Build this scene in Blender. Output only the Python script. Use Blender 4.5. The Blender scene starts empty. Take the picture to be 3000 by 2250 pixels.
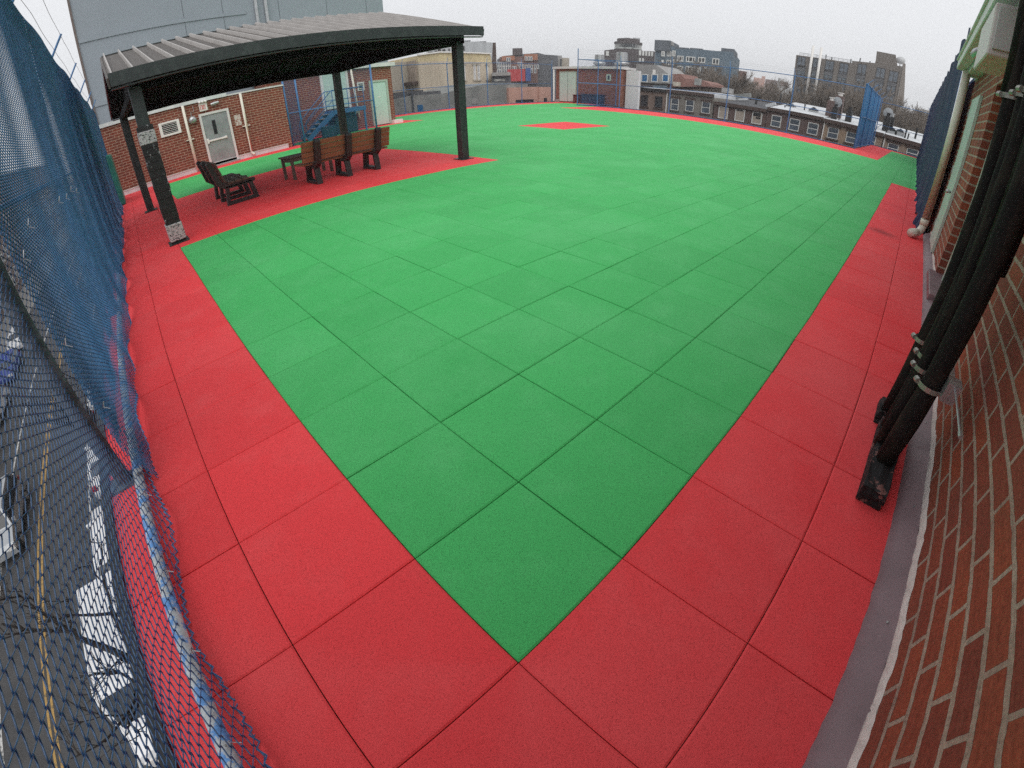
import bpy, bmesh, math, random
import numpy as np
from mathutils import Matrix, Vector
R_ = math.radians
random.seed(7)
scene = bpy.context.scene
COL = scene.collection
# ------------------------------------------------------------------ camera
CAMR = [[0.714696404528234, -0.6990667378325939, -0.022688001465760284],
        [0.43693520116694184, 0.4209046722514209, 0.7949382912265126],
        [-0.5461654322049491, -0.5780527250459246, 0.6062659216312275]]
CAMC = (-0.3557898, -0.3835422, 1.6387457)
FPX, K1, K2 = 1308.3447, 0.0507695, 0.0194277
cam = bpy.data.objects.new('camera', bpy.data.cameras.new('camera'))
COL.objects.link(cam)
cam.matrix_world = Matrix(((CAMR[0][0], CAMR[1][0], CAMR[2][0], CAMC[0]),
                           (CAMR[0][1], CAMR[1][1], CAMR[2][1], CAMC[1]),
                           (CAMR[0][2], CAMR[1][2], CAMR[2][2], CAMC[2]), (0, 0, 0, 1)))
cd = cam.data
cd.type = 'PANO'
cd.clip_start = 0.02
cd.clip_end = 5000
cd.sensor_width, cd.sensor_height, cd.sensor_fit = 36.0, 27.0, 'HORIZONTAL'
cd.panorama_type = 'FISHEYE_LENS_POLYNOMIAL'
cd.fisheye_fov = R_(200)
cd.fisheye_polynomial_k0 = 0.0
cd.fisheye_polynomial_k1 = -0.06326671920
cd.fisheye_polynomial_k2 = -0.00014502150
cd.fisheye_polynomial_k3 = 2.7206613e-05
cd.fisheye_polynomial_k4 = -3.1159929e-07
scene.camera = cam
# ------------------------------------------------------------------ sky, sun, exposure (overcast)
world = bpy.data.worlds.new("World"); scene.world = world; world.use_nodes = True
wn = world.node_tree; wn.nodes.clear()
SUN_EL, SUN_AZ = R_(48), R_(215)
sky = wn.nodes.new('ShaderNodeTexSky'); sky.sky_type = 'NISHITA'; sky.sun_disc = False
sky.sun_elevation = SUN_EL; sky.sun_rotation = SUN_AZ; sky.air_density = 1.0; sky.dust_density = 4.0
hs = wn.nodes.new('ShaderNodeHueSaturation'); hs.inputs['Saturation'].default_value = 0.25
mx = wn.nodes.new('ShaderNodeMix'); mx.data_type = 'RGBA'; mx.inputs[0].default_value = 0.88
mx.inputs[7].default_value = (9.15, 9.3, 9.6, 1)           # the closed cloud layer
bg = wn.nodes.new('ShaderNodeBackground'); bg.inputs['Strength'].default_value = 0.10
wo = wn.nodes.new('ShaderNodeOutputWorld')
wn.links.new(sky.outputs[0], hs.inputs['Color']); wn.links.new(hs.outputs[0], mx.inputs[6])
wn.links.new(mx.outputs[2], bg.inputs['Color']); wn.links.new(bg.outputs[0], wo.inputs['Surface'])
sl = bpy.data.lights.new('sun', 'SUN'); sl.energy = 1.5; sl.angle = R_(70); sl.color = (1.0, 0.97, 0.92)
so = bpy.data.objects.new('sun', sl); COL.objects.link(so)
so.rotation_euler = (R_(90) - SUN_EL, 0, math.pi - SUN_AZ)
scene.view_settings.view_transform = 'Standard'; scene.view_settings.look = 'None'
scene.view_settings.exposure = 0.10; scene.view_settings.gamma = 1.0
scene.view_settings.use_curve_mapping = False
scene.cycles.max_bounces = 6; scene.cycles.transparent_max_bounces = 12
scene.cycles.use_denoising = False

# ------------------------------------------------------------------ surveying helpers: a photo pixel to a point of the place
def ray(px, py):
    x, y = px - 1500, 1125 - py
    r = math.hypot(x, y); th = r / FPX
    for _ in range(40):
        th -= (FPX * (th + K1 * th**3 + K2 * th**5) - r) / (FPX * (1 + 3 * K1 * th**2 + 5 * K2 * th**4))
    v = (math.sin(th) * x / r, math.sin(th) * y / r, -math.cos(th))
    return Vector([sum(CAMR[k][i] * v[k] for k in range(3)) for i in range(3)])
CV = Vector(CAMC)
def onax(q, ax, val):
    d = ray(*q); return CV + d * ((val - CV[ax]) / d[ax])
def atd(q, dist):                      # point at a horizontal distance
    d = ray(*q); return CV + d * (dist / math.hypot(d.x, d.y))
def crop(ox, oy, s): return lambda x, y: (ox + x / s, oy + y / s)
k7 = crop(1130, 80, 4.254); d3 = crop(1720, 90, 4.9156); d4 = crop(2150, 120, 4.022)
c3 = crop(1450, 60, 4.022); c4 = crop(1950, 60, 4.022); fl = crop(0, 0, 2.765)

# ------------------------------------------------------------------ materials
def newmat(name):
    m = bpy.data.materials.new(name); m.use_nodes = True
    return m, m.node_tree, m.node_tree.nodes['Principled BSDF']
def N(t, kind, **kw):
    n = t.nodes.new(kind)
    for k, v in kw.items():
        if k in n.inputs: n.inputs[k].default_value = v
        else: setattr(n, k, v)
    return n
def ramp(t, fac, stops):
    r = t.nodes.new('ShaderNodeValToRGB'); e = r.color_ramp.elements
    while len(e) < len(stops): e.new(0.5)
    for i, (p, c) in enumerate(stops): e[i].position = p; e[i].color = (*c, 1)
    t.links.new(fac, r.inputs[0]); return r.outputs[0]
def mixc(t, fac, a, b, mode='MIX'):
    m = t.nodes.new('ShaderNodeMix'); m.data_type = 'RGBA'; m.blend_type = mode
    for i, v in ((0, fac), (6, a), (7, b)):
        if hasattr(v, 'links'): t.links.new(v, m.inputs[i])
        else: m.inputs[i].default_value = v if i == 0 else (*v, 1)
    return m.outputs[2]
def noise(t, scale, detail=4, rough=.55, vec=None, w=None):
    n = N(t, 'ShaderNodeTexNoise', Scale=scale, Detail=detail, Roughness=rough)
    if vec is None:
        tc = t.nodes.new('ShaderNodeTexCoord'); vec = tc.outputs['Object']
    t.links.new(vec, n.inputs['Vector']); return n.outputs['Fac']
def bump(t, b, h, dist, strength=1.0):
    n = N(t, 'ShaderNodeBump', Distance=dist, Strength=strength)
    t.links.new(h, n.inputs['Height']); t.links.new(n.outputs[0], b.inputs['Normal'])
MATS = {}
def mat(name, col, rough=.7, var=.18, scale=6, metal=0, spec=.4, bmp=0, fine=None, streak=False, dirt=None):
    if name in MATS: return MATS[name]
    m, t, b = newmat(name)
    vec = None
    if streak:
        tc = t.nodes.new('ShaderNodeTexCoord'); mp = N(t, 'ShaderNodeMapping'); mp.inputs['Scale'].default_value = (1, 1, .12)
        t.links.new(tc.outputs['Object'], mp.inputs['Vector']); vec = mp.outputs[0]
    f = noise(t, scale, 5, .6, vec)
    lo = tuple(c * (1 - var) for c in col); hi = tuple(min(1, c * (1 + var)) for c in col)
    c = ramp(t, f, [(.3, lo), (.7, hi)])
    if fine:
        f2 = noise(t, fine, 2)
        c = mixc(t, .5, c, ramp(t, f2, [(.35, (.25,) * 3), (.65, (.75,) * 3)]), 'OVERLAY')
    if dirt:
        f3 = noise(t, dirt[1], 6, .7, vec)
        k = ramp(t, f3, [(dirt[2], (0,) * 3), (dirt[2] + .08, (1,) * 3)])
        c = mixc(t, k, c, dirt[0])
    t.links.new(c, b.inputs['Base Color'])
    b.inputs['Roughness'].default_value = rough; b.inputs['Metallic'].default_value = metal
    b.inputs['Specular IOR Level'].default_value = spec
    if bmp: bump(t, b, f if not fine else noise(t, fine, 2), bmp)
    MATS[name] = m; return m
def rubber(name, col, col2):
    m, t, b = newmat(name)
    tc = t.nodes.new('ShaderNodeTexCoord')
    mp = N(t, 'ShaderNodeVectorMath', operation='DIVIDE'); mp.inputs[1].default_value = (.61, .61, 50)
    fl_ = N(t, 'ShaderNodeVectorMath', operation='FLOOR'); wnz = t.nodes.new('ShaderNodeTexWhiteNoise'); wnz.noise_dimensions = '3D'
    t.links.new(tc.outputs['Object'], mp.inputs[0]); t.links.new(mp.outputs[0], fl_.inputs[0]); t.links.new(fl_.outputs[0], wnz.inputs['Vector'])
    big = noise(t, .55, 6, .65); mid = noise(t, 3.2, 5, .6); g1 = noise(t, 185, 3, .8); g2 = noise(t, 330, 2)
    c = mixc(t, wnz.outputs['Value'], tuple(x * .93 for x in col), tuple(min(1, x * 1.05) for x in col))
    c = mixc(t, ramp(t, big, [(.46, (0,) * 3), (.66, (.42,) * 3)]), c, col2)
    c = mixc(t, ramp(t, mid, [(.5, (0,) * 3), (.78, (.35,) * 3)]), c, col2)
    c = mixc(t, ramp(t, g1, [(.38, (.62,) * 3), (.47, (0,) * 3)]), c, tuple(x * .38 for x in col))
    c = mixc(t, ramp(t, g2, [(.56, (0,) * 3), (.68, (.50,) * 3)]), c, tuple(min(1, x * 1.25 + .04) for x in col))
    # water stain where the downpipe empties, plus scattered scuffs
    sb = N(t, 'ShaderNodeVectorMath', operation='SUBTRACT'); sb.inputs[1].default_value = (8.25, -.30, 0)
    dv = N(t, 'ShaderNodeVectorMath', operation='DIVIDE'); dv.inputs[1].default_value = (.55, .75, 1)
    ln = N(t, 'ShaderNodeVectorMath', operation='LENGTH')
    t.links.new(tc.outputs['Object'], sb.inputs[0]); t.links.new(sb.outputs[0], dv.inputs[0]); t.links.new(dv.outputs[0], ln.inputs[0])
    am = N(t, 'ShaderNodeMath', operation='SUBTRACT'); t.links.new(noise(t, 2.4, 5, .7), am.inputs[0]); t.links.new(ln.outputs['Value'], am.inputs[1])
    c = mixc(t, ramp(t, am.outputs[0], [(.0, (0,) * 3), (.45, (.62,) * 3)]), c, tuple(x * .16 for x in col))
    c = mixc(t, ramp(t, noise(t, 1.7, 9, .8), [(.70, (0,) * 3), (.76, (.45,) * 3)]), c, tuple(x * .35 for x in col))
    c = mixc(t, ramp(t, noise(t, 2.3, 10, .85), [(.735, (0,) * 3), (.76, (.5,) * 3)]), c, (.62, .55, .50))
    t.links.new(c, b.inputs['Base Color'])
    b.inputs['Roughness'].default_value = .80; b.inputs['Specular IOR Level'].default_value = .42
    bump(t, b, g1, .002, .7)
    return m
def brickmat(name, c1, c2, mortar, bw=.30, rh=.10, ms=.009, grime=(.09, .06, .05), gf=.5, off=(0, 0), rug=0.0):
    m, t, b = newmat(name)
    tc = t.nodes.new('ShaderNodeTexCoord'); sp = t.nodes.new('ShaderNodeSeparateXYZ'); cb = t.nodes.new('ShaderNodeCombineXYZ')
    ad = N(t, 'ShaderNodeMath', operation='ADD')
    t.links.new(tc.outputs['Object'], sp.inputs[0]); t.links.new(sp.outputs[0], ad.inputs[0]); t.links.new(sp.outputs[1], ad.inputs[1])
    t.links.new(ad.outputs[0], cb.inputs[0]); t.links.new(sp.outputs[2], cb.inputs[1])
    wob = noise(t, 14, 3)
    va = N(t, 'ShaderNodeVectorMath', operation='MULTIPLY_ADD')
    t.links.new(cb.outputs[0], va.inputs[0]); va.inputs[1].default_value = (1, 1, 1)
    wv = N(t, 'ShaderNodeMath', operation='MULTIPLY'); wv.inputs[1].default_value = .006 * (1 + rug)
    t.links.new(wob, wv.inputs[0]); t.links.new(wv.outputs[0], va.inputs[2])
    br = t.nodes.new('ShaderNodeTexBrick'); t.links.new(va.outputs[0], br.inputs['Vector'])
    for k, v in (('Color1', (*c1, 1)), ('Color2', (*c2, 1)), ('Mortar', (*mortar, 1)), ('Scale', 1.0), ('Mortar Size', ms), ('Mortar Smooth', .15), ('Bias', 0.0), ('Brick Width', bw), ('Row Height', rh)):
        br.inputs[k].default_value = v
    n1 = noise(t, 3.0, 6, .65); n2 = noise(t, 60, 3)
    st = N(t, 'ShaderNodeMapping'); st.inputs['Scale'].default_value = (8, 8, 120)
    t.links.new(tc.outputs['Object'], st.inputs['Vector'])
    n3 = noise(t, 1.0, 4, .7, st.outputs[0])
    c = mixc(t, ramp(t, n1, [(.40, (0,) * 3), (.75, (gf,) * 3)]), br.outputs['Color'], grime)
    c = mixc(t, .45, c, ramp(t, n2, [(.3, (.3,) * 3), (.7, (.7,) * 3)]), 'OVERLAY')
    c = mixc(t, .30, c, ramp(t, n3, [(.35, (.3,) * 3), (.65, (.68,) * 3)]), 'OVERLAY')
    t.links.new(c, b.inputs['Base Color']); b.inputs['Roughness'].default_value = .85; b.inputs['Specular IOR Level'].default_value = .3
    hh = N(t, 'ShaderNodeMath', operation='MULTIPLY_ADD'); hh.inputs[1].default_value = -1.0
    t.links.new(br.outputs['Fac'], hh.inputs[0])
    sm = N(t, 'ShaderNodeMath', operation='ADD'); s2 = N(t, 'ShaderNodeMath', operation='MULTIPLY'); s2.inputs[1].default_value = .35
    t.links.new(n2, sm.inputs[0]); t.links.new(n3, sm.inputs[1]); t.links.new(sm.outputs[0], s2.inputs[0]); t.links.new(s2.outputs[0], hh.inputs[2])
    bump(t, b, hh.outputs[0], .006, 1.0)
    MATS[name] = m; return m
def patchmat(name, cols, scale, rough=.6, metal=0, spec=.4, fine=80, stretch=(1, 1, 1)):
    m, t, b = newmat(name)
    tc = t.nodes.new('ShaderNodeTexCoord'); mp = N(t, 'ShaderNodeMapping'); mp.inputs['Scale'].default_value = stretch
    t.links.new(tc.outputs['Object'], mp.inputs['Vector'])
    f = noise(t, scale, 7, .7, mp.outputs[0])
    n = len(cols)
    stops = []
    for i, (c, lo, hi) in enumerate(cols): stops += [(lo, c), (hi, c)]
    c = ramp(t, f, stops)
    f2 = noise(t, fine, 2)
    c = mixc(t, .3, c, ramp(t, f2, [(.35, (.3,) * 3), (.65, (.7,) * 3)]), 'OVERLAY')
    t.links.new(c, b.inputs['Base Color']); b.inputs['Roughness'].default_value = rough; b.inputs['Metallic'].default_value = metal
    b.inputs['Specular IOR Level'].default_value = spec
    bump(t, b, f, .003, .5)
    MATS[name] = m; return m
def plankmat(name, col, axis_scale):
    m, t, b = newmat(name)
    tc = t.nodes.new('ShaderNodeTexCoord'); mp = N(t, 'ShaderNodeMapping'); mp.inputs['Scale'].default_value = axis_scale
    t.links.new(tc.outputs['Object'], mp.inputs['Vector'])
    f = noise(t, 1, 5, .65, mp.outputs[0])
    c = ramp(t, f, [(.3, tuple(x * .72 for x in col)), (.7, tuple(x * 1.25 for x in col))])
    t.links.new(c, b.inputs['Base Color']); b.inputs['Roughness'].default_value = .6
    bump(t, b, f, .002, .6)
    MATS[name] = m; return m
def glassmat(name, col, rough=.12):
    m, t, b = newmat(name)
    f = noise(t, 1.3, 3)
    c = ramp(t, f, [(.35, tuple(x * .55 for x in col)), (.65, tuple(x * 1.5 for x in col))])
    t.links.new(c, b.inputs['Base Color']); b.inputs['Roughness'].default_value = rough; b.inputs['Specular IOR Level'].default_value = .6
    MATS[name] = m; return m

M = dict(
    green=rubber('green_rubber', (.055, .445, .115), (.13, .54, .20)),
    red=rubber('red_rubber', (.830, .050, .058), (.84, .12, .125)),
    joint=mat('joint_dirt', (.045, .034, .028), .95, .4, 30),
    brick=brickmat('red_brick', (.225, .054, .031), (.165, .042, .028), (.42, .27, .20), ms=.012, gf=.3),
    brick_near=brickmat('weathered_red_brick', (.345, .090, .045), (.215, .058, .040), (.40, .35, .28), bw=.325, rh=.108, ms=.012, rug=1.4, gf=.55, grime=(.15, .06, .045)),
    white_trim=mat('white_coping', (.60, .62, .62), .5, .12, 3, streak=True, dirt=((.3, .28, .25), 4, .66)),
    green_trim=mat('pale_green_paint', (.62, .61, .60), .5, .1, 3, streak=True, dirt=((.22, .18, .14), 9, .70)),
    door_green=mat('pale_green_door_paint', (.47, .60, .54), .45, .05, 2, dirt=((.33, .36, .32), 3, .66)),
    door_steel=patchmat('scuffed_grey_steel', [((.27, .29, .30), 0, .42), ((.33, .355, .365), .55, .7), ((.42, .44, .44), .85, 1)], 2.2, .4, .3),
    cream_pipe=mat('cream_pipe_paint', (.70, .66, .57), .45, .06, 4, dirt=((.42, .36, .28), 14, .70)),
    dark_steel=patchmat('dark_green_grey_steel', [((.028, .036, .036), 0, .5), ((.042, .052, .051), .62, 1)], 6, .45, .1),
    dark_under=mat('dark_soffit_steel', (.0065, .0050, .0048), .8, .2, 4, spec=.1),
    roof_metal=patchmat('weathered_brown_roof_metal', [((.088, .077, .071), 0, .4), ((.110, .098, .090), .55, .7), ((.14, .128, .12), .9, 1)], 3, .5, .1, stretch=(6, .8, 1)),
    rib_metal=mat('highlight_rib_metal', (.40, .38, .365), .5, .12, 3),  # pale tone is the highlight on the roof ribs, put into their colour
    black_wrap=patchmat('torn_black_wrap', [((.012, .012, .013), 0, .60), ((.33, .35, .36), .66, .72), ((.2, .21, .22), .9, 1)], 9, .55, stretch=(1.5, 1.5, 1)),
    grey_tape=patchmat('grey_tape', [((.02, .02, .022), 0, .44), ((.42, .42, .42), .47, .62), ((.18, .18, .2), .75, 1)], 29, .5, stretch=(1, 1, 2.2)),
    plastic=mat('black_recycled_plastic', (.020, .020, .021), .45, .25, 10, spec=.5),
    plank=plankmat('brown_plank', (.215, .093, .046), (3, 40, 40)),
    plank_dark=plankmat('dark_brown_plank', (.090, .058, .042), (40, 3, 40)),
    table=plankmat('grey_brown_table', (.10, .078, .065), (6, 30, 30)),
    grey_panel=mat('blue_grey_cladding', (.245, .280, .315), .5, .04, .6),
    seam=mat('cladding_seam', (.09, .105, .12), .6),
    brown_trim=mat('brown_corner_trim', (.13, .10, .09), .6),
    blue_wire=mat('blue_coated_wire', (.052, .185, .385), .35, .25, 8, spec=.6),
    blue_near=mat('navy_coated_wire', (.024, .085, .205), .3, .3, 30, spec=.7),
    blue_steel=mat('blue_painted_steel', (.050, .160, .350), .42, .18, 6, spec=.5, dirt=((.16, .17, .19), 25, .70)),
    blue_worn=patchmat('worn_blue_rail', [((.10, .065, .04), 0, .34), ((.42, .45, .47), .40, .5), ((.10, .26, .56), .54, .66), ((.30, .44, .62), .8, 1)], 11, .5, 0, .4, 60),
    grey_post=patchmat('rusting_grey_post', [((.05, .06, .075), 0, .45), ((.10, .12, .15), .52, .64), ((.15, .085, .045), .72, 1)], 9, .6),
    galv=mat('galvanised_steel', (.42, .43, .44), .35, .2, 12, metal=.7),
    windscreen=mat('blue_windscreen', (.028, .155, .350), .7, .18, 3, fine=120, streak=True),
    navy=mat('navy_windscreen', (.010, .028, .085), .75, .25, 3, fine=150, streak=True),
    teal=mat('teal_pad', (.015, .155, .125), .45, .15, 3),
    flash=mat('purple_grey_flashing', (.205, .138, .150), .5, .22, 2.5, dirt=((.34, .30, .30), 9, .68)),
    caulk=mat('white_caulk', (.62, .56, .52), .8, .12, 18, bmp=.01),
    insul=patchmat('black_pipe_insulation', [((.013, .012, .012), 0, .48), ((.024, .020, .017), .55, .64), ((.060, .032, .016), .76, 1)], 6, .8, 0, .15, 60, (2, 2, .6)),
    tarblock=patchmat('tarred_block', [((.012, .011, .012), 0, .56), ((.20, .09, .08), .60, 1)], 14, .8),
    orange=mat('orange_sealant', (.55, .16, .04), .6),
    zinc=mat('zinc_clamp', (.30, .30, .27), .3, .25, 40, metal=.35),
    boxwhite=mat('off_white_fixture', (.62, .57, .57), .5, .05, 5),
    mint=mat('mint_reveal', (.38, .44, .38), .5, .1, 8, dirt=((.20, .09, .05), 11, .64)),
    exit_red=mat('exit_red', (.62, .03, .03), .5), exit_white=mat('exit_white', (.75, .73, .70), .5, .03),
    black=mat('black_paint', (.012, .012, .013), .5), dark=mat('dark_opening', (.010, .011, .014), .6),
    concrete=mat('concrete', (.30, .29, .27), .85, .15, 3, fine=60),
    asphalt=mat('street_asphalt', (.062, .062, .064), .9, .22, 1.2, fine=50, dirt=((.09, .085, .08), .8, .62)),
    ground=mat('city_ground', (.085, .08, .075), .95, .3, .2), sidewalk=mat('pavement_slabs', (.24, .23, .215), .9, .15, 1),
    paint_white=patchmat('road_paint_white', [((.10, .1, .1), 0, .40), ((.55, .55, .54), .5, 1)], 4, .8),
    paint_yellow=patchmat('road_paint_yellow', [((.12, .1, .06), 0, .36), ((.40, .25, .08), .50, 1)], 4, .8),
    car_white=mat('white_car_paint', (.74, .75, .76), .25, .03, 2, spec=.6), car_silver=mat('silver_car_paint', (.40, .42, .44), .25, .04, 2, metal=.3),
    car_blue=mat('blue_car_paint', (.02, .05, .30), .3, .05), car_glass=glassmat('car_glass', (.02, .024, .03), .08),
    tyre=mat('tyre_rubber', (.018, .018, .019), .8), rim=mat('wheel_rim', (.40, .41, .42), .35, metal=.6), lamp_red=mat('tail_lamp_red', (.35, .02, .02), .3),
    bark=mat('bare_bark', (.165, .135, .110), .9, .3, 8), bark_near=mat('dark_bark', (.030, .024, .021), .9, .3, 8),
    glass=glassmat('window_glass', (.075, .095, .12)), glass_dark=glassmat('dark_window_glass', (.020, .025, .032)), glass_lit=glassmat('curtained_glass', (.30, .32, .31), .3),
    frame_white=mat('white_window_frame', (.62, .63, .61), .6, .05), frame_dark=mat('dark_window_frame', (.035, .03, .03), .6),
    board=mat('window_board', (.38, .33, .28), .8, .1, 4), blue_pane=mat('blue_shutter', (.02, .12, .27), .6),
    stone_brown=mat('brownstone_trim', (.075, .05, .043), .8, .15, 5),
    membrane=mat('white_roof_membrane', (.56, .58, .60), .7, .12, .7, dirt=((.30, .30, .31), 1.2, .66)), tar=mat('tar_roof', (.07, .072, .08), .85, .3, .8, dirt=((.16, .16, .17), 1.1, .6)),
)
# ------------------------------------------------------------------ mesh builder
class MB:
    def __init__(s): s.v, s.f, s.m = [], [], []
    def add(s, v, f, m=0):
        n = len(s.v); s.v += [tuple(p) for p in v]; s.f += [tuple(i + n for i in q) for q in f]; s.m += [m] * len(f); return s
    def box(s, a, b, m=0):
        (x0, y0, z0), (x1, y1, z1) = [tuple(min(p, q) for p, q in zip(a, b)), tuple(max(p, q) for p, q in zip(a, b))]
        return s.add([(x0, y0, z0), (x1, y0, z0), (x1, y1, z0), (x0, y1, z0), (x0, y0, z1), (x1, y0, z1), (x1, y1, z1), (x0, y1, z1)],
                     [(0, 3, 2, 1), (4, 5, 6, 7), (0, 1, 5, 4), (1, 2, 6, 5), (2, 3, 7, 6), (3, 0, 4, 7)], m)
    def beam(s, p, q, w, h, m=0, up=(0, 0, 1)):      # box beam from p to q, w wide, h high
        p, q = Vector(p), Vector(q); d = (q - p).normalized(); u = Vector(up)
        if abs(d.dot(u)) > .98: u = Vector((0, 1, 0))
        r = d.cross(u).normalized(); u = r.cross(d)
        v = [e + r * (sx * w / 2) + u * (sz * h / 2) for e in (p, q) for sx, sz in ((-1, -1), (1, -1), (1, 1), (-1, 1))]
        return s.add(v, [(0, 1, 2, 3), (7, 6, 5, 4), (0, 4, 5, 1), (1, 5, 6, 2), (2, 6, 7, 3), (3, 7, 4, 0)], m)
    def tube(s, pts, r, n=8, m=0, caps=True):
        pts = [Vector(p) for p in pts]; rs = r if isinstance(r, (list, tuple)) else [r] * len(pts)
        base = len(s.v); ref = None
        for i, p in enumerate(pts):
            d = (pts[min(i + 1, len(pts) - 1)] - pts[max(i - 1, 0)]).normalized()
            if ref is None: ref = Vector((0, 0, 1)) if abs(d.z) < .9 else Vector((1, 0, 0))
            a = d.cross(ref).normalized(); b = a.cross(d).normalized(); ref = b
            for k in range(n):
                t = 2 * math.pi * k / n; s.v.append(tuple(p + (a * math.cos(t) + b * math.sin(t)) * rs[i]))
        for i in range(len(pts) - 1):
            for k in range(n):
                a0 = base + i * n + k; a1 = base + i * n + (k + 1) % n
                s.f.append((a0, a1, a1 + n, a0 + n)); s.m.append(m)
        if caps:
            s.f.append(tuple(base + k for k in range(n))[::-1]); s.m.append(m)
            s.f.append(tuple(base + (len(pts) - 1) * n + k for k in range(n))); s.m.append(m)
        return s
    def prism(s, poly, f0, f1, m=0):                 # poly of 2D points, f0/f1 map (a,b) -> 3D on the two faces
        n = len(poly); v = [f0(*p) for p in poly] + [f1(*p) for p in poly]
        return s.add(v, [tuple(range(n))[::-1], tuple(range(n, 2 * n))] + [(i, (i + 1) % n, n + (i + 1) % n, n + i) for i in range(n)], m)
    def sheet(s, rows, m=0):
        n = len(rows[0]); base = len(s.v)
        for r_ in rows: s.v += [tuple(p) for p in r_]
        for i in range(len(rows) - 1):
            for k in range(n - 1):
                a = base + i * n + k; s.f.append((a, a + 1, a + 1 + n, a + n)); s.m.append(m)
        return s
    def build(s, name, mats, parent=None, world=True, smooth=False, bevel=0):
        if not isinstance(mats, (list, tuple)): mats = [mats]
        vs = s.v
        W = WM.get(parent.name) if (parent is not None and world) else None
        if W is not None:
            Wi = W.inverted(); vs = [tuple(Wi @ Vector(p)) for p in vs]
        me = bpy.data.meshes.new(name); me.from_pydata(vs, [], s.f)
        for m_ in mats: me.materials.append(m_)
        if len(mats) > 1: me.polygons.foreach_set('material_index', s.m)
        if smooth: me.polygons.foreach_set('use_smooth', [True] * len(s.f))
        me.update()
        bm = bmesh.new(); bm.from_mesh(me)
        bmesh.ops.recalc_face_normals(bm, faces=bm.faces)
        if bevel: bmesh.ops.bevel(bm, geom=[e for e in bm.edges if len(e.link_faces) == 2 and e.calc_face_angle() > .5], offset=bevel, segments=1, affect='EDGES', clamp_overlap=True)
        bm.to_mesh(me); bm.free()
        return link(name, me, parent)
WM = {}
def link(name, me, parent=None):
    o = bpy.data.objects.new(name, me); COL.objects.link(o)
    if parent is not None:
        o.parent = parent; WM[o.name] = WM.get(parent.name, Matrix())
    else: WM[o.name] = Matrix()
    return o
def tag(o, label, cat, group=None, kind=None):
    if label: o['label'] = label
    if cat: o['category'] = cat
    if group: o['group'] = group
    if kind: o['kind'] = kind
    return o
def thing(name, label, cat, loc=(0, 0, 0), rz=0, group=None):
    o = bpy.data.objects.new(name, None); o.empty_display_size = .2; COL.objects.link(o)
    o.location = loc; o.rotation_euler = (0, 0, rz)
    WM[o.name] = Matrix.Translation(loc) @ Matrix.Rotation(rz, 4, 'Z')
    return tag(o, label, cat, group)
def structure(o): o['kind'] = 'structure'; return o
def copy_tree(o, parent=None):
    c = o.copy(); COL.objects.link(c); c.parent = parent
    for ch in [x for x in COL.objects if x.parent == o]: copy_tree(ch, c)
    return c
KIDS = {}
def dup(root, loc, rz, label=None, group=None, scale=None):
    def rec(o, par):
        c = o.copy(); COL.objects.link(c); c.parent = par
        for ch in o.children: rec(ch, c)
        return c
    r = rec(root, None); r.location = loc; r.rotation_euler = (0, 0, rz)
    if scale: r.scale = (scale,) * 3 if not hasattr(scale, '__len__') else scale
    if label: r['label'] = label
    if group: r['group'] = group
    return r
def chain_mesh(name, s0, s1, z0, z1, p, r, fn, material, parent, sub=1, sides=3, group=None):
    """woven wire: zig-zag wires running up the fence; fn maps arrays (s, z, off) -> (x, y, z)"""
    nw = max(1, int(round((s1 - s0) / p))); nj = max(1, int(round((z1 - z0) / (p / 2)))) * sub
    tt = np.arange(nj + 1) / sub
    tri = 1 - 2 * np.abs((tt % 2) - 1)                 # -1..1 triangle wave
    if sub > 1: tri = np.sin(np.clip(tri, -1, 1) * math.pi / 2) * .35 + tri * .65
    zz = z0 + tt * (p / 2)
    cen = s0 + (np.arange(nw) + .5) * p
    S = cen[:, None] + (p / 2) * 1.06 * tri[None, :] * np.where(np.arange(nw) % 2 == 0, 1, -1)[:, None]
    Z = np.repeat(zz[None, :], nw, 0)
    OFF = (r * 1.1 * tri)[None, :] * np.where(np.arange(nw) % 2 == 0, 1, -1)[:, None] if sub > 1 else np.zeros_like(S)
    ang = np.arange(sides) * 2 * math.pi / sides
    Sx = S[..., None] + r * 1.2 * np.cos(ang); Zx = np.repeat(Z[..., None], sides, 2); Ox = OFF[..., None] + r * np.sin(ang)
    X, Y, Zc = fn(Sx, Zx, Ox)
    V = np.stack(np.broadcast_arrays(X, Y, Zc), -1).reshape(-1, 3)
    if parent is not None:
        Wi = np.array(WM[parent.name].inverted()); V = V @ Wi[:3, :3].T + Wi[:3, 3]
    npt = nj + 1
    i, j, k = np.meshgrid(np.arange(nw), np.arange(nj), np.arange(sides), indexing='ij')
    a = (i * npt + j) * sides + k; b = (i * npt + j) * sides + (k + 1) % sides
    F = np.stack([a, b, b + sides, a + sides], -1).reshape(-1, 4).astype(np.int32)
    me = bpy.data.meshes.new(name)
    me.vertices.add(len(V)); me.vertices.foreach_set('co', V.astype(np.float32).ravel())
    me.loops.add(F.size); me.loops.foreach_set('vertex_index', F.ravel())
    me.polygons.add(len(F)); me.polygons.foreach_set('loop_start', np.arange(0, F.size, 4, dtype=np.int32))
    me.polygons.foreach_set('use_smooth', np.ones(len(F), bool))
    me.materials.append(material); me.update(calc_edges=True)
    return link(name, me, parent)
T = .61
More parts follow.
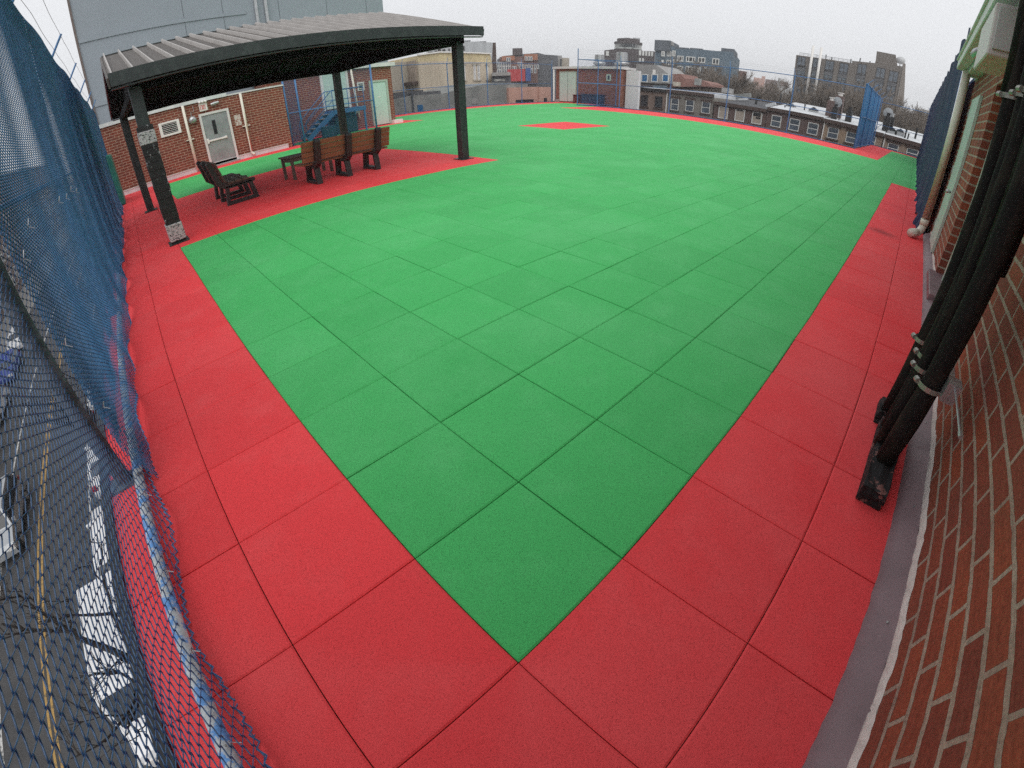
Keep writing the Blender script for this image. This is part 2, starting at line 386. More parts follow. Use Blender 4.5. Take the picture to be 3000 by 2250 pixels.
# ================================================================== SETTING
STREET = -11.0
mb = MB(); mb.add([(-315, -315, STREET - .03), (555, -315, STREET - .03), (555, 515, STREET - .03), (-315, 515, STREET - .03)], [(0, 1, 2, 3)])
structure(mb.build('ground', M['ground']))
mb = MB(); mb.add([(-16.6, -60, STREET), (-5.0, -60, STREET), (-5.0, 400, STREET), (-16.6, 400, STREET)], [(0, 1, 2, 3)])
structure(mb.build('street', M['asphalt']))
mb = MB(); mb.box((-4.85, -60, STREET - .02), (-1.5, 400, STREET + .12)); mb.box((-20.5, -60, STREET - .02), (-16.75, 400, STREET + .12))
structure(mb.build('pavement', M['sidewalk']))
mb = MB(); mb.box((-5.0, -60, STREET - .02), (-4.85, 400, STREET + .13)); mb.box((-16.75, -60, STREET - .02), (-16.6, 400, STREET + .13))
structure(mb.build('kerb', M['concrete']))
mb = MB()
for x in (-10.98, -10.76): mb.add([(x - .05, -40, STREET + .004), (x + .05, -40, STREET + .004), (x + .05, 300, STREET + .004), (x - .05, 300, STREET + .004)], [(0, 1, 2, 3)], 0)
for x in (-8.1, -13.1): mb.add([(x - .055, -40, STREET + .004), (x + .055, -40, STREET + .004), (x + .055, 300, STREET + .004), (x - .055, 300, STREET + .004)], [(0, 1, 2, 3)], 1)
structure(mb.build('road_markings', [M['paint_yellow'], M['paint_white']]))
# the avenue beyond the far edge of the deck
mb = MB(); mb.add([(47.6, -60, STREET + .002), (49.0, -60, STREET + .002), (49.0, 60, STREET + .002), (47.6, 60, STREET + .002)], [(0, 1, 2, 3)])
structure(mb.build('road', M['asphalt']))

# school under the deck
mb = MB(); mb.box((-1.2, -4, STREET), (31.6, 30.9, -.12)); mb.box((31.6, -4, STREET), (44.95, 2.95, -.12)); mb.box((31.6, 24.9, STREET), (36.2, 30.9, -.12))
tag(mb.build('school_building', M['brick']), 'brick school block carrying the rooftop playground', 'building')
# rubber tile deck
def in_deck(u, v):
    if u >= 73.8 or v >= 50.8: return False
    if v >= 33.2 and u < 10.6: return False
    if v >= 37.6 and u < 22: return False
    if u >= 52 and 5 <= v < 40.6: return False
    if v >= 40.6 and u >= 59.4: return False
    return True
def tile_red(u, v):
    if 22 <= u < 27 and 18 <= v < 22: return True
    if u < 0: return True
    if v < 0: return u < 28 or u >= 71
    if 0 <= u < 11 and 12 <= v < 22: return True
    if u < 1 and v >= 22: return True
    if u < 10.6 and v >= 31: return True
    if v >= 36 and u < 24: return True
    if v >= 47: return True
    if u >= 44 and 2 <= v < 37: return not (u >= 73.9)
    if v < 2 and u >= 71: return True
    if v >= 37 and u >= 57: return True
    return False
mb = MB(); rnd = random.Random(3)
us = list(range(-2, 73)) + [73]; vs_ = [-1.66] + list(range(-1, 51))
jog = {}
def cvx(u, v):
    k = (u, v)
    if k not in jog: jog[k] = (rnd.uniform(-.004, .004), rnd.uniform(-.004, .004))
    return jog[k]
for u in range(-2, 74):
    for iv in range(len(vs_)):
        v0 = vs_[iv]; v1 = vs_[iv + 1] if iv + 1 < len(vs_) else 50.8
        u1 = min(u + 1, 73.8)
        if not in_deck(u + .01, v0 + .01): continue
        c = [(u, v0), (u1, v0), (u1, v1), (u, v1)]
        g = .0013 + rnd.random() * .0016; bv = .008
        P = [Vector((a * T + cvx(a, b)[0], b * T + cvx(a, b)[1], 0)) for a, b in c]
        ctr = sum(P, Vector()) / 4
        top, low = [], []
        dz = [rnd.uniform(-.0022, .0022) + .0035 for _ in range(4)]
        for i, p_ in enumerate(P):
            sx = 1 if p_.x < ctr.x else -1; sy = 1 if p_.y < ctr.y else -1
            low.append((p_.x + sx * g, p_.y + sy * g, -.012)); top.append((p_.x + sx * (g + bv), p_.y + sy * (g + bv), dz[i]))
        mid = [(low[i][0], low[i][1], dz[i] - .005) for i in range(4)]
        m_ = 1 if tile_red(u + .01, max(v0, v0) + .01) else 0
        mb.add(top + mid + low, [(0, 1, 2, 3)] + [(i, (i + 1) % 4, 4 + (i + 1) % 4, 4 + i)[::-1] for i in range(4)] + [(4 + i, 4 + (i + 1) % 4, 8 + (i + 1) % 4, 8 + i)[::-1] for i in range(4)], m_)
n_t = len(mb.v)
structure(mb.build('floor', [M['green'], M['red']]))
mb = MB(); zz = -.014
mb.box((-1.21, -1.03, -.1), (31.7, 30.95, zz)); mb.box((31.7, -1.03, -.1), (45.0, 3.05, zz)); mb.box((31.7, 24.8, -.1), (36.2, 30.95, zz))
structure(mb.build('floor_base', M['joint']))
# dark edge strip round the deck
mb = MB()
for a, b in (((-1.24, -1.0), (-1.24, 20.2)), ((12.9, 31.0), (36.2, 31.0)), ((31.76, 3.1), (31.76, 24.8)), ((31.76, 3.08), (45.05, 3.08)), ((45.05, 3.08), (45.05, -1.0)), ((31.76, 24.75), (36.2, 24.75))):
    mb.beam((*a, -.03), (*b, -.03), .06, .10)
structure(mb.build('floor_edge', M['black']))

# ================================================================== LEFT FENCE
XF = -1.0; ZT = 3.22
fence_l = thing('chain_link_fence', 'tall blue chain-link fence running along the street side of the deck', 'fence', (XF, 0, 0))
posts = [-1.0, 2.12, 5.35, 8.55, 11.4, 14.1, 16.9, 19.6]
for k, y in enumerate(posts):
    b = MB(); b.tube([(XF - .10, y, -.02), (XF - .10, y, ZT)], .042 if k > 1 else .05, 12)
    b.tube([(XF - .10, y, ZT - .02), (XF - .06, y, ZT + .12), (XF + .16, y, ZT + .44)], .018, 6)
    b.box((XF - .2, y - .07, -.02), (XF - .02, y + .07, .02))
    b.build('post', M['grey_post'] if k == 1 else M['blue_steel'], fence_l, smooth=False)
b = MB(); b.tube([(XF, -1.0, .055)] + [(XF + .006 * math.sin(i), -1.0 + i * 1.03, .055 + .012 * math.sin(i * 1.7)) for i in range(1, 20)], .031, 12); b.build('bottom_rail', M['blue_worn'], fence_l, smooth=True)
b = MB(); b.tube([(XF - .06, -1, ZT - .06), (XF - .06, 19.8, ZT - .06)], .022, 8); b.build('top_rail', M['blue_steel'], fence_l, smooth=True)
b = MB(); b.tube([(XF - .06, -1, 1.58), (XF - .06, 19.8, 1.58)], .016, 8); b.build('middle_rail', M['blue_steel'], fence_l, smooth=True)
def bulge_near(S, Z, O):
    w = .045 * np.sin(S * 1.9 + .6) * np.sin(np.clip(Z / ZT, 0, 1) * math.pi) + .02 * np.sin(S * 5 + Z * 2)
    low = np.clip((.30 - Z) / .30, 0, 1)
    X = XF - .03 + w + O + low**1.5 * (.115 + .012 * np.sin(S * 5) + .004 * np.sin(S * 13))
    return X, S + .012 * np.sin(Z * 3 + S), Z - .0 + .012 * np.sin(S * 9) * low
def bulge_far(S, Z, O):
    w = .014 * np.sin(S * 1.35) + .008 * np.sin(S * 3.1 + Z * .6) + .004 * np.sin(S * 7.3 - Z)
    w = w * np.clip((ZT - Z) / 1.0, .25, 1)
    low = np.clip((.30 - Z) / .30, 0, 1)
    X = XF + .02 + w + O + low**1.4 * (.075 + .020 * np.sin(S * 4.1) + .006 * np.sin(S * 11))
    top = np.clip((Z - ZT + .3) / .3, 0, 1)
    return X, S, Z + .05 * np.sin(S * 5.2) * low - .07 * top * (.5 + .5 * np.cos((S - 2.12) * 2 * math.pi / 3.0))
chain_mesh('coarse_mesh', -1.05, 2.42, .015, ZT, .0420, .0027, bulge_near, M['blue_near'], fence_l, sub=3, sides=4)
cuts = [1.98, 5.35, 8.55, 11.4, 14.1, 16.9, 19.7]
for a, c in zip(cuts[:-1], cuts[1:]):
    pch = .032 if a < 11 else .042
    chain_mesh('fine_mesh', a, c, .02, ZT + .03, pch, .0040 if a < 11 else .0046, bulge_far, M['blue_wire'], fence_l, sub=1, sides=3)
for nm, fn_, a0, a1, zb_ in (('bottom_selvage', bulge_near, -1.0, 2.42, .02), ('bottom_selvage', bulge_far, 1.98, 19.7, .025)):
    ss = np.arange(a0, a1, .03); zz_ = zb_ + .012 * np.where(np.arange(len(ss)) % 2 == 0, 1, -1)
    X_, Y_, Z_ = fn_(ss, zz_, ss * 0); b = MB(); b.tube(list(zip(X_, Y_, Z_)), .0042, 5); b.build(nm, M['blue_wire'], fence_l)
for j, (dz, dx) in enumerate(((.20, .02), (.42, .15))):
    b = MB(); pts = []
    for y in np.arange(-1, 19.8, .4): pts.append((XF + dx, y, ZT + dz - .03 * abs(math.sin(y)) + .015 * math.sin(y * 3.3)))
    b.tube(pts, .0035, 4); b.build('barbed_wire', M['galv'], fence_l)
for y, z in ((.35, .10), (.75, .11), (1.2, .1), (1.75, .12), (2.1, .5), (2.08, .9), (2.12, 1.35), (4.4, 1.42), (4.9, 1.45), (5.35, 1.4), (3.9, 1.44), (2.5, 1.45)):
    b = MB(); b.tube([(XF + .05, y - .02, z), (XF + .06, y, z + .03), (XF + .035, y + .03, z - .01), (XF + .07, y + .01, z - .03)], .0022, 4)
    b.build('wire_tie', M['galv'], fence_l)

# ================================================================== FAR BRICK BULKHEAD + STAIR ENCLOSURE
bh = thing('brick_bulkhead', 'long red brick rooftop bulkhead with exit door and white coping behind the pavilion', 'building', (-1, 20.2, 0))
b = MB(); b.box((-1.06, 20.2, -.1), (6.40, 23.1, 2.66)); b.build('wall', M['brick'], bh)
b = MB(); b.box((6.40, 22.9, -.1), (13.36, 24.6, 3.16)); b.build('wall', M['brick'], bh)
b = MB(); b.box((-1.14, 20.12, 2.662), (4.0, 23.2, 2.80)); b.build('coping', M['white_trim'], bh)
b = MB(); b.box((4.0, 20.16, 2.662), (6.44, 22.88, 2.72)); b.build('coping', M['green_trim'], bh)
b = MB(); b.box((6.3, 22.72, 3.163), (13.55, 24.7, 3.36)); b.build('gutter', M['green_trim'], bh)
b = MB(); b.box((-1.0, 20.15, .0), (6.2, 20.199, .16)); b.box((-1.0, 20.13, .16), (6.2, 20.198, .185)); b.build('base_flashing', M['white_trim'], bh)
b = MB(); b.box((12.0 + 1.05, 22.55, -.02), (13.62, 22.89, .2)); b.build('corner_block', M['exit_white'], bh)
# exit door
dr = MB(); dr.box((2.83, 20.15, .06), (3.87, 20.19, 2.10)); door = dr.build('exit_door', M['door_steel'], bh, bevel=.004)
b = MB(); b.box((2.74, 20.11, .03), (2.83, 20.20, 2.19)); b.box((3.87, 20.11, .03), (3.96, 20.20, 2.19)); b.box((2.83, 20.11, 2.10), (3.87, 20.20, 2.19)); b.build('door_frame', M['green_trim'], door)
b = MB(); b.box((3.20, 20.135, 1.28), (3.34, 20.149, 1.85)); b.build('vision_panel', M['dark'], door)
b = MB(); b.box((2.86, 20.09, 1.03), (3.66, 20.13, 1.10)); b.box((2.84, 20.08, .97), (2.92, 20.149, 1.17)); b.box((3.60, 20.1, 1.02), (3.68, 20.149, 1.12)); b.build('push_bar', M['exit_white'], door, bevel=.006)
b = MB(); b.box((2.70, 20.02, -.0), (4.0, 20.2, .055)); b.build('threshold', M['concrete'], bh)
# louvre vent
b = MB(); b.box((1.14, 20.13, 1.68), (1.95, 20.199, 1.76)); b.box((1.14, 20.13, 2.16), (1.95, 20.199, 2.23)); b.box((1.14, 20.13, 1.76), (1.25, 20.199, 2.16)); b.box((1.84, 20.13, 1.76), (1.95, 20.199, 2.16))
vt = b.build('wall_vent', M['exit_white'], bh)
b = MB(); b.box((1.25, 20.185, 1.76), (1.84, 20.198, 2.16)); b.build('vent_opening', M['dark'], vt)
b = MB()
for i in range(6): b.beam((1.26, 20.16, 1.80 + i * .065), (1.83, 20.16, 1.80 + i * .065), .035, .014)
b.build('louvre', M['exit_white'], vt)
def pipe(pts, r, name, par, m, n=12): bb = MB(); bb.tube(pts, r, n); return bb.build(name, m, par, smooth=True)
def elbow(c, r, dx, dy, n=6):   # vertical down then outwards
    return [(c[0] + dx * r * (1 - math.cos(t)), c[1] + dy * r * (1 - math.cos(t)), c[2] - r * math.sin(t)) for t in [math.pi / 2 * i / n for i in range(n + 1)]]
pipe([(2.20, 20.10, 2.66), (2.20, 20.10, .05)], .055, 'downpipe', bh, M['cream_pipe'])
pipe([(4.55, 20.10, 2.66), (4.55, 20.10, .22)] + elbow((4.55, 20.10, .22), .12, .8, -.6), .055, 'downpipe', bh, M['cream_pipe'])
b = MB(); b.tube([(2.20, 20.095, .052), (2.20, 20.095, .045)], .046, 12); b.build('pipe_mouth', M['dark'], bh)
for x in (2.2, 4.55):
    b = MB(); b.box((x - .16, 20.08, 1.30), (x + .16, 20.19, 1.34)); b.build('pipe_bracket', M['cream_pipe'], bh)
# bell, exit sign
b = MB(); b.tube([(2.47, 20.19, 2.04), (2.47, 20.10, 2.04), (2.47, 20.03, 2.04), (2.47, 20.0, 2.04)], [.16, .16, .12, .05], 16); b.tube([(2.47, 20.17, 2.17), (2.47, 20.17, 2.35), (2.60, 20.17, 2.36), (2.60, 20.17, 2.55)], .012, 6)
tag(b.build('alarm_bell', M['galv']), 'round grey alarm bell on the brick wall left of the exit door', 'alarm bell')
ex = thing('exit_sign', 'white EXIT sign with red letters and twin emergency lamps above the steel door', 'exit sign', (3.0, 20.1, 2.3))
b = MB(); b.box((2.83, 20.08, 2.28), (3.15, 20.19, 2.58)); b.build('housing', M['exit_white'], ex, bevel=.01)
lx = 2.862
b = MB(); zt, zb, th, yb = 2.52, 2.34, .015, 20.068
def seg(x0, z0, x1, z1): b.beam((x0, yb + .006, z0), (x1, yb + .006, z1), .012, th, up=(0, 0, 1) if abs(x1 - x0) > abs(z1 - z0) else (1, 0, 0))
seg(lx, zb, lx, zt); seg(lx, zt - .007, lx + .045, zt - .007); seg(lx, 2.43, lx + .04, 2.43); seg(lx, zb + .007, lx + .045, zb + .007)
x = lx + .063
b.beam((x, yb + .006, zb), (x + .052, yb + .006, zt), .012, th); b.beam((x + .052, yb + .004, zb), (x, yb + .004, zt), .012, th)
seg(x + .078, zb, x + .078, zt)
seg(x + .098, zt - .007, x + .16, zt - .007); seg(x + .129, zb, x + .129, zt - .015)
b.build('lettering', M['exit_red'], ex)
for dx in (-.12, 0, .12):
    b = MB(); b.tube([(2.99 + dx, 20.10, 2.62), (2.99 + dx, 20.04, 2.64), (2.99 + dx, 20.0, 2.645)], [.03, .055, .05], 12); b.build('emergency_lamp', M['exit_white'], ex, smooth=True)
b = MB(); b.tube([(3.30, 20.1, 2.47), (3.42, 20.08, 2.48), (3.62, 20.06, 2.50)], [.05, .07, .05], 10)
tag(b.build('wall_lamp', M['galv']), 'small grey jar-shaped wall lamp beside the EXIT sign', 'wall lamp')
b = MB(); b.box((4.14, 20.185, 1.40), (4.40, 20.197, 1.84))
tag(b.build('notice_plate', patchmat('weathered_notice', [((.30, .12, .09), 0, .42), ((.55, .50, .46), .5, 1)], 12)), 'weathered pale notice on the brick wall right of the exit door', 'notice')
b = MB()
b.tube([(-.93, 19.0, .0), (-.93, 19.0, 1.76)], .01, 4); b.v = []; b.f = []; b.m = []
b.box((-.96, 16.7, .0), (-.80, 18.6, 1.66)); tag(b.build('wall_pad', M['teal'], bevel=.04), 'dark teal padded board standing at the fence end by the brick wall', 'wall pad')
# raised back door, stairs
lz = 1.22
b = MB(); b.box((9.35, 22.82, lz + .05), (10.62, 22.89, 3.10)); bd = b.build('raised_door', M['door_green'], bh, bevel=.004)
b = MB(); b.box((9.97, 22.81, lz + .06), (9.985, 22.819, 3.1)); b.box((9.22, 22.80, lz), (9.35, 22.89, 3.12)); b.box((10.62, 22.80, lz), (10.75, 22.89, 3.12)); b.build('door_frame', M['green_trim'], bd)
b = MB(); b.tube([(9.5, 22.81, 2.15), (9.5, 22.76, 2.15)], .03, 8); b.build('handle', M['galv'], bd)
b = MB(); b.box((9.1, 22.45, lz - .35), (11.0, 22.89, lz - .02)); b.build('door_step', M['concrete'], bh)
pipe([(10.95, 22.78, 3.16), (11.1, 22.78, .55)], .06, 'downpipe', bh, M['cream_pipe'])
b = MB(); b.box((11.25, 22.86, 2.0), (11.65, 22.899, 2.45)); v2 = b.build('wall_vent', M['green_trim'], bh)
b = MB()
for i in range(4): b.box((11.32, 22.845, 2.06 + i * .09), (11.58, 22.859, 2.10 + i * .09))
b.build('louvre', M['dark'], v2)
# near-corner pale door
b = MB(); b.box((12.02, 22.84, .05), (12.93, 22.89, 2.36)); d2 = b.build('corner_door', M['door_green'], bh, bevel=.004)
b = MB(); b.box((11.93, 22.80, .02), (12.02, 22.90, 2.46)); b.box((12.93, 22.80, .02), (13.04, 22.90, 2.46)); b.box((12.02, 22.80, 2.36), (12.93, 22.90, 2.46)); b.build('door_frame', M['mint'], d2)
b = MB(); b.tube([(12.12, 22.83, 1.02), (12.12, 22.77, 1.02), (12.22, 22.77, 1.02)], .015, 6); b.build('handle', M['galv'], d2)
b = MB(); b.box((12.36, 22.83, 1.52), (12.54, 22.838, 1.57)); b.build('door_plate', M['exit_white'], d2)
# steel stair
st = thing('steel_staircase', 'blue steel stair and landing with railings in front of the raised door', 'staircase', (9.5, 21.3, 0))
b = MB(); b.box((9.05, 21.2, lz - .20), (10.75, 21.28, lz)); b.box((10.67, 21.28, lz - .2), (10.75, 22.4, lz)); b.box((9.05, 21.28, lz - .2), (9.13, 22.4, lz)); b.box((9.13, 21.28, lz - .03), (10.67, 22.4, lz - .004)); b.build('landing', M['blue_steel'], st)
for x, y in ((10.66, 21.24), (10.66, 22.3), (9.12, 22.3)):
    b = MB(); b.beam((x, y, 0), (x, y, lz - .2), .08, .08); b.build('leg', M['blue_steel'], st)
for y in (21.24, 22.1):
    b = MB(); b.beam((9.05, y, lz - .1), (7.55, y, .05), .06, .22); b.build('stringer', M['blue_steel'], st)
for i in range(6):
    x = 8.9 - i * .25; z = lz - .17 - i * .19
    b = MB(); b.box((x - .13, 21.27, z), (x + .13, 22.07, z + .035)); b.build('tread', M['concrete'], st)
b = MB()
for y in (21.22, 22.12):
    b.tube([(7.55, y, .1), (7.55, y, .85), (7.62, y, .95), (9.05, y, lz + .95), (10.70, y, lz + .95)], .022, 8)
    b.tube([(7.7, y, .62), (9.05, y, lz + .48), (10.70, y, lz + .48)], .018, 8)
    for x in (9.05, 9.85, 10.70): b.tube([(x, y, lz), (x, y, lz + .95)], .02, 8)
b.tube([(10.7, 21.22, lz + .95), (10.7, 22.12, lz + .95)], .02, 8); b.tube([(10.7, 21.22, lz + .48), (10.7, 22.12, lz + .48)], .018, 8)
b.build('railing', M['blue_steel'], st, smooth=True)
# netted enclosure in front of it
ne = thing('mesh_enclosure', 'blue wire mesh enclosure screening the steel stair beside the brick wall', 'fence', (8.5, 20.3, 0))
for x in (6.46, 7.02, 10.72):
    b = MB(); b.tube([(x, 20.28, 0), (x, 20.28, 3.35)], .045, 10); b.build('post', M['blue_steel'], ne, smooth=True)
b = MB(); b.tube([(6.46, 20.28, 3.25), (10.72, 20.28, 3.25)], .028, 8); b.tube([(6.46, 20.28, 1.45), (10.72, 20.28, 1.45)], .024, 8); b.build('rail', M['blue_steel'], ne, smooth=True)
chain_mesh('wire_mesh', 6.46, 10.72, .02, 3.35, .04, .0040, lambda S, Z, O: (S, 20.28 + O, Z), M['blue_steel'], ne)
chain_mesh('wire_mesh', 6.46, 7.02, .02, 3.3, .025, .0042, lambda S, Z, O: (S, 20.33 + O, Z), M['blue_wire'], ne)
b = MB(); b.box((8.2, 20.9, .0), (8.9, 21.15, .55)); b.box((9.2, 21.6, .0), (10.4, 22.35, .85)); b.box((9.3, 21.55, .86), (10.3, 22.3, .95))
tag(b.build('storage_trunk', mat('dark_teal_plastic', (.012, .05, .07), .5), bevel=.03), 'dark teal storage trunk pushed under the stair landing', 'storage trunk')

# big grey metal building behind
gb = thing('metal_clad_building', 'tall blue-grey metal clad building rising behind the brick bulkhead', 'building', (6, 24.8, -11))
xl, xr, gy = -1.10, 14.32, 24.75
b = MB(); b.box((xl, gy, STREET), (xr, gy + 22, 17)); b.build('wall', M['grey_panel'], gb)
for z in (6.72, 3.86, 9.7, 12.6, 15.4):
    b = MB(); b.box((xl + .02, gy - .05, z), (6.6 if z < 7 else xr - .02, gy - .002, z + .16)); b.build('belt_course', M['grey_panel'], gb)
b = MB()
for x in (3.65, 5.5, 8.3, 10.9, 13.25): b.box((x, gy - .006, 3.9), (x + .025, gy - .001, 17))
b.build('panel_seam', M['seam'], gb)
b = MB(); b.box((xl - .10, gy - .06, 2.9), (xl, gy + .4, 17)); b.build('corner_trim', M['brown_trim'], gb)
for x in (7.05, 7.55):
    b = MB(); b.box((x, gy - .16, 5.6), (x + .14, gy - .004, 17)); b.build('downpipe', M['galv'], gb)

# ================================================================== PAVILION
FL, FR, BL, BR = Vector((.03, 7.80, 0)), Vector((6.38, 8.16, 0)), Vector((-.16, 12.85, 0)), Vector((5.83, 13.3, 0))
pv = thing('picnic_pavilion', 'dark steel picnic pavilion with a ribbed brown metal gable roof', 'pavilion', (3, 10.4, 0))
def postm(c, w, z1, name='post', m='dark_steel', par=pv, z0=0):
    b = MB(); b.box((c.x - w, c.y - w, z0), (c.x + w, c.y + w, z1)); return b.build(name, M[m], par, bevel=.008)
for c, zt in ((FL, 2.50), (FR, 2.68), (BL, 2.45), (BR, 2.55)):
    p_ = postm(c, .095, zt)
    b = MB(); b.box((c.x - .17, c.y - .17, 0.004), (c.x + .17, c.y + .17, .022)); b.build('base_plate', M['dark_steel'], p_)
b = MB()
for k in range(16):
    z = .06 + k * .115; wob = .004 * math.sin(k * 2.1) + .122; top = z + .115
    b.box((FL.x - wob, FL.y - wob, z), (FL.x + wob + .004 * (k % 2), FL.y + wob, top))
b.build('torn_wrap', M['black_wrap'], pv, bevel=.006)
b = MB(); b.box((FL.x - .135, FL.y - .135, .05), (FL.x + .135, FL.y + .135, .33)); b.build('tape_band', M['grey_tape'], pv, bevel=.01)
b = MB(); b.box((FL.x - .132, FL.y - .132, 1.62), (FL.x + .132, FL.y + .132, 1.82)); b.build('tape_band', M['grey_tape'], pv, bevel=.01)
# roof corners
eFL, eFR = Vector((-.30, 7.45, 2.66)), Vector((6.72, 7.70, 2.89))
rL, rR = Vector((-.32, 10.35, 3.46)), Vector((6.22, 10.70, 3.70))
eBL, eBR = Vector((-.42, 13.25, 2.56)), Vector((6.05, 13.75, 2.72))
def slope(e0, e1, r0, r1, name):
    b = MB(); nr = 23; dn = Vector((0, 0, -.05)); up = Vector((0, 0, 1))
    pts0, pts1 = [], []
    for i in range(nr):
        for f_, h in ((0, .0), (.10, .0), (.13, .07), (.20, .07), (.23, 0)):
            t = (i + f_) / nr
            pts0.append(e0.lerp(e1, t) + up * h); pts1.append(r0.lerp(r1, t) + up * h)
    pts0.append(e1.copy()); pts1.append(r1.copy())
    b.sheet([pts0, pts1]); b.m = [2 if (i % 5) in (1, 2) else 0 for i in range(len(b.f))]; b.sheet([[p + dn for p in pts0], [p + dn for p in pts1]], 1)  # rib tops and one flank get the painted highlight colour
    return b.build(name, [M['roof_metal'], M['dark_under'], M['rib_metal']], pv)
slope(eFL, eFR, rL, rR, 'roof_front'); slope(eBL, eBR, rL, rR, 'roof_rear')
b = MB(); b.beam(rL + Vector((0, .04, .012)), rR + Vector((0, .04, .012)), .10, .02); b.build('ridge_cap', M['dark_steel'], pv)
dn = Vector((0, 0, -.065))
for name, a, c in (('front_fascia', eFL, eFR), ('rear_fascia', eBL, eBR)):
    b = MB(); sgn = -1 if 'front' in name else 1; o_ = Vector((0, .02 * sgn, 0))
    b.beam(a + dn + o_ + Vector((0, 0, .035)), c + dn + o_ + Vector((0, 0, .035)), .035, .195); b.beam(a + Vector((0, .05 * -sgn, -.155)), c + Vector((0, .05 * -sgn, -.155)), .11, .02); b.build(name, M['dark_steel'], pv)
for a, r, c, n_, mt in ((eFL, rL, eBL, 'left', 0), (eFR, rR, eBR, 'right', 0)):
    b = MB(); s_ = -1 if n_ == 'left' else 1; o_ = Vector((.02 * s_, 0, 0))
    b.beam(a + dn + o_, r + dn + o_, .03, .15); b.beam(r + dn + o_, c + dn + o_, .03, .15); b.build('rake_fascia', M['roof_metal' if n_ == 'left' else 'dark_steel'], pv)
    i_ = Vector((-.30 * s_, 0, 0)) if n_ == 'right' else Vector((.32, 0, 0))
    low = Vector((0, 0, 0)); w0, w1, w2 = a + i_ + Vector((0, .3, -.10)), r + i_ + Vector((0, 0, -.10)), c + i_ + Vector((0, -.3, -.10))
    b = MB(); zl = .0
    q = [Vector((w0.x, w0.y, (2.48 if n_ == 'left' else 2.62))), w0, w1, w2, Vector((w2.x, w2.y, 2.38 if n_ == 'left' else 2.45))]
    b.add([v for v in q] + [v + Vector((.03, 0, 0)) for v in q], [(0, 1, 2, 3, 4), (9, 8, 7, 6, 5)] + [(i, (i + 1) % 5, 5 + (i + 1) % 5, 5 + i) for i in range(5)])
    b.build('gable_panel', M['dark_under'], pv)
for a, c, za, zb_ in ((FL, FR, 2.49, 2.66), (BL, BR, 2.44, 2.54), (FL, BL, 2.47, 2.43), (FR, BR, 2.66, 2.54)):
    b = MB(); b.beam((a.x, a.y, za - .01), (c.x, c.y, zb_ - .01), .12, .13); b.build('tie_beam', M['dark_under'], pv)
for i in range(1, 6):
    t = i / 6; b = MB(); a = FL.lerp(FR, t); c = BL.lerp(BR, t); r = rL.lerp(rR, t)
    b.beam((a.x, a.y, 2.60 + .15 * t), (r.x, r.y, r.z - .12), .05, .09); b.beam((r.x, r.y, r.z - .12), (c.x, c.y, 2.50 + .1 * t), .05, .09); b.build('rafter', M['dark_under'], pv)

# ================================================================== BENCHES, TABLE
def frame_profile():
    # side profile in (y, z): y<0 = back side
    outer = [(-.05, .0), (.02, .22), (.04, .40), (-.06, .48), (-.17, .93), (-.12, .965), (-.06, .95), (.06, .50), (.14, .45), (.58, .44), (.60, .38), (.56, .34), (.58, .2), (.68, .0)]
    return outer
def leg_frame(b, y0, y1, x, w):
    # trapezoid loop with a hole + back post
    o = [(y0 - .02, 0), (y0 + .03, .40), (y1 - .06, .40), (y1 + .02, 0)]
    t_ = .055
    inn = [(y0 + .06, .07), (y0 + .10, .34), (y1 - .13, .34), (y1 - .08, .07)]
    n = 4
    v = [(x - w, p[0], p[1]) for p in o] + [(x - w, p[0], p[1]) for p in inn] + [(x + w, p[0], p[1]) for p in o] + [(x + w, p[0], p[1]) for p in inn]
    f = []
    for i in range(4):
        j = (i + 1) % 4
        f += [(i, j, 4 + j, 4 + i), (8 + i, 12 + i, 12 + j, 8 + j), (i, 8 + i, 8 + j, j), (4 + i, 4 + j, 12 + j, 12 + i)]
    b.add(v, f)
    # seat bearer and back upright
    b.prism([(y0 - .01, .36), (y1, .36), (y1 + .01, .43), (y0 + .08, .45), (y0 - .02, .50), (y0 - .14, .93), (y0 - .17, .955), (y0 - .22, .95), (y0 - .245, .91), (y0 - .13, .45)],
            lambda a, c: (x - w, a, c), lambda a, c: (x + w, a, c))
def bench(name, label, cat, loc, rz, L, xs, nback, pm, overhang, y1=.52):
    t = thing(name, label, cat, loc, rz)
    for x in xs:
        b = MB(); leg_frame(b, 0, y1, x, .062); b.build('side_frame', M['plastic'], t, world=False, bevel=.008)
    h = .43 / nback
    for i in range(nback):
        z0 = .50 + i * h; z1 = z0 + h - .012; yb = lambda z: -.02 - (z - .5) * .28 + .035
        b = MB(); x0, x1 = -overhang, L + overhang if overhang > .0 else L
        b.add([(x0, yb(z0), z0), (x1, yb(z0), z0), (x1, yb(z0) + .04, z0 + .01), (x0, yb(z0) + .04, z0 + .01), (x0, yb(z1), z1), (x1, yb(z1), z1), (x1, yb(z1) + .04, z1 + .01), (x0, yb(z1) + .04, z1 + .01)],
              [(0, 3, 2, 1), (4, 5, 6, 7), (0, 1, 5, 4), (1, 2, 6, 5), (2, 3, 7, 6), (3, 0, 4, 7)])
        b.build('back_plank', M[pm], t, world=False, bevel=.005)
    for i in range(3):
        y = .09 + i * .155
        b = MB(); b.box((-overhang, y, .432), (L + overhang, y + .135, .472)); b.build('seat_plank', M[pm], t, world=False, bevel=.005)
    return t
bench('park_bench', 'long brown plank bench with three black frames seen from behind on the red tiles', 'bench', (2.90, 8.98, 0), R_(1.5), 2.02, (.26, .98, 1.70), 4, 'plank', .04, .60)
bench('park_bench', 'dark plank bench seen end-on beside the wrapped pavilion post', 'bench', (1.30, 11.2, 0), R_(-90), 1.65, (.20, .88, 1.58), 3, 'plank_dark', .02, .66)
tb = thing('side_table', 'low grey-brown slatted side table behind the long bench', 'table', (3.5, 10.6, 0))
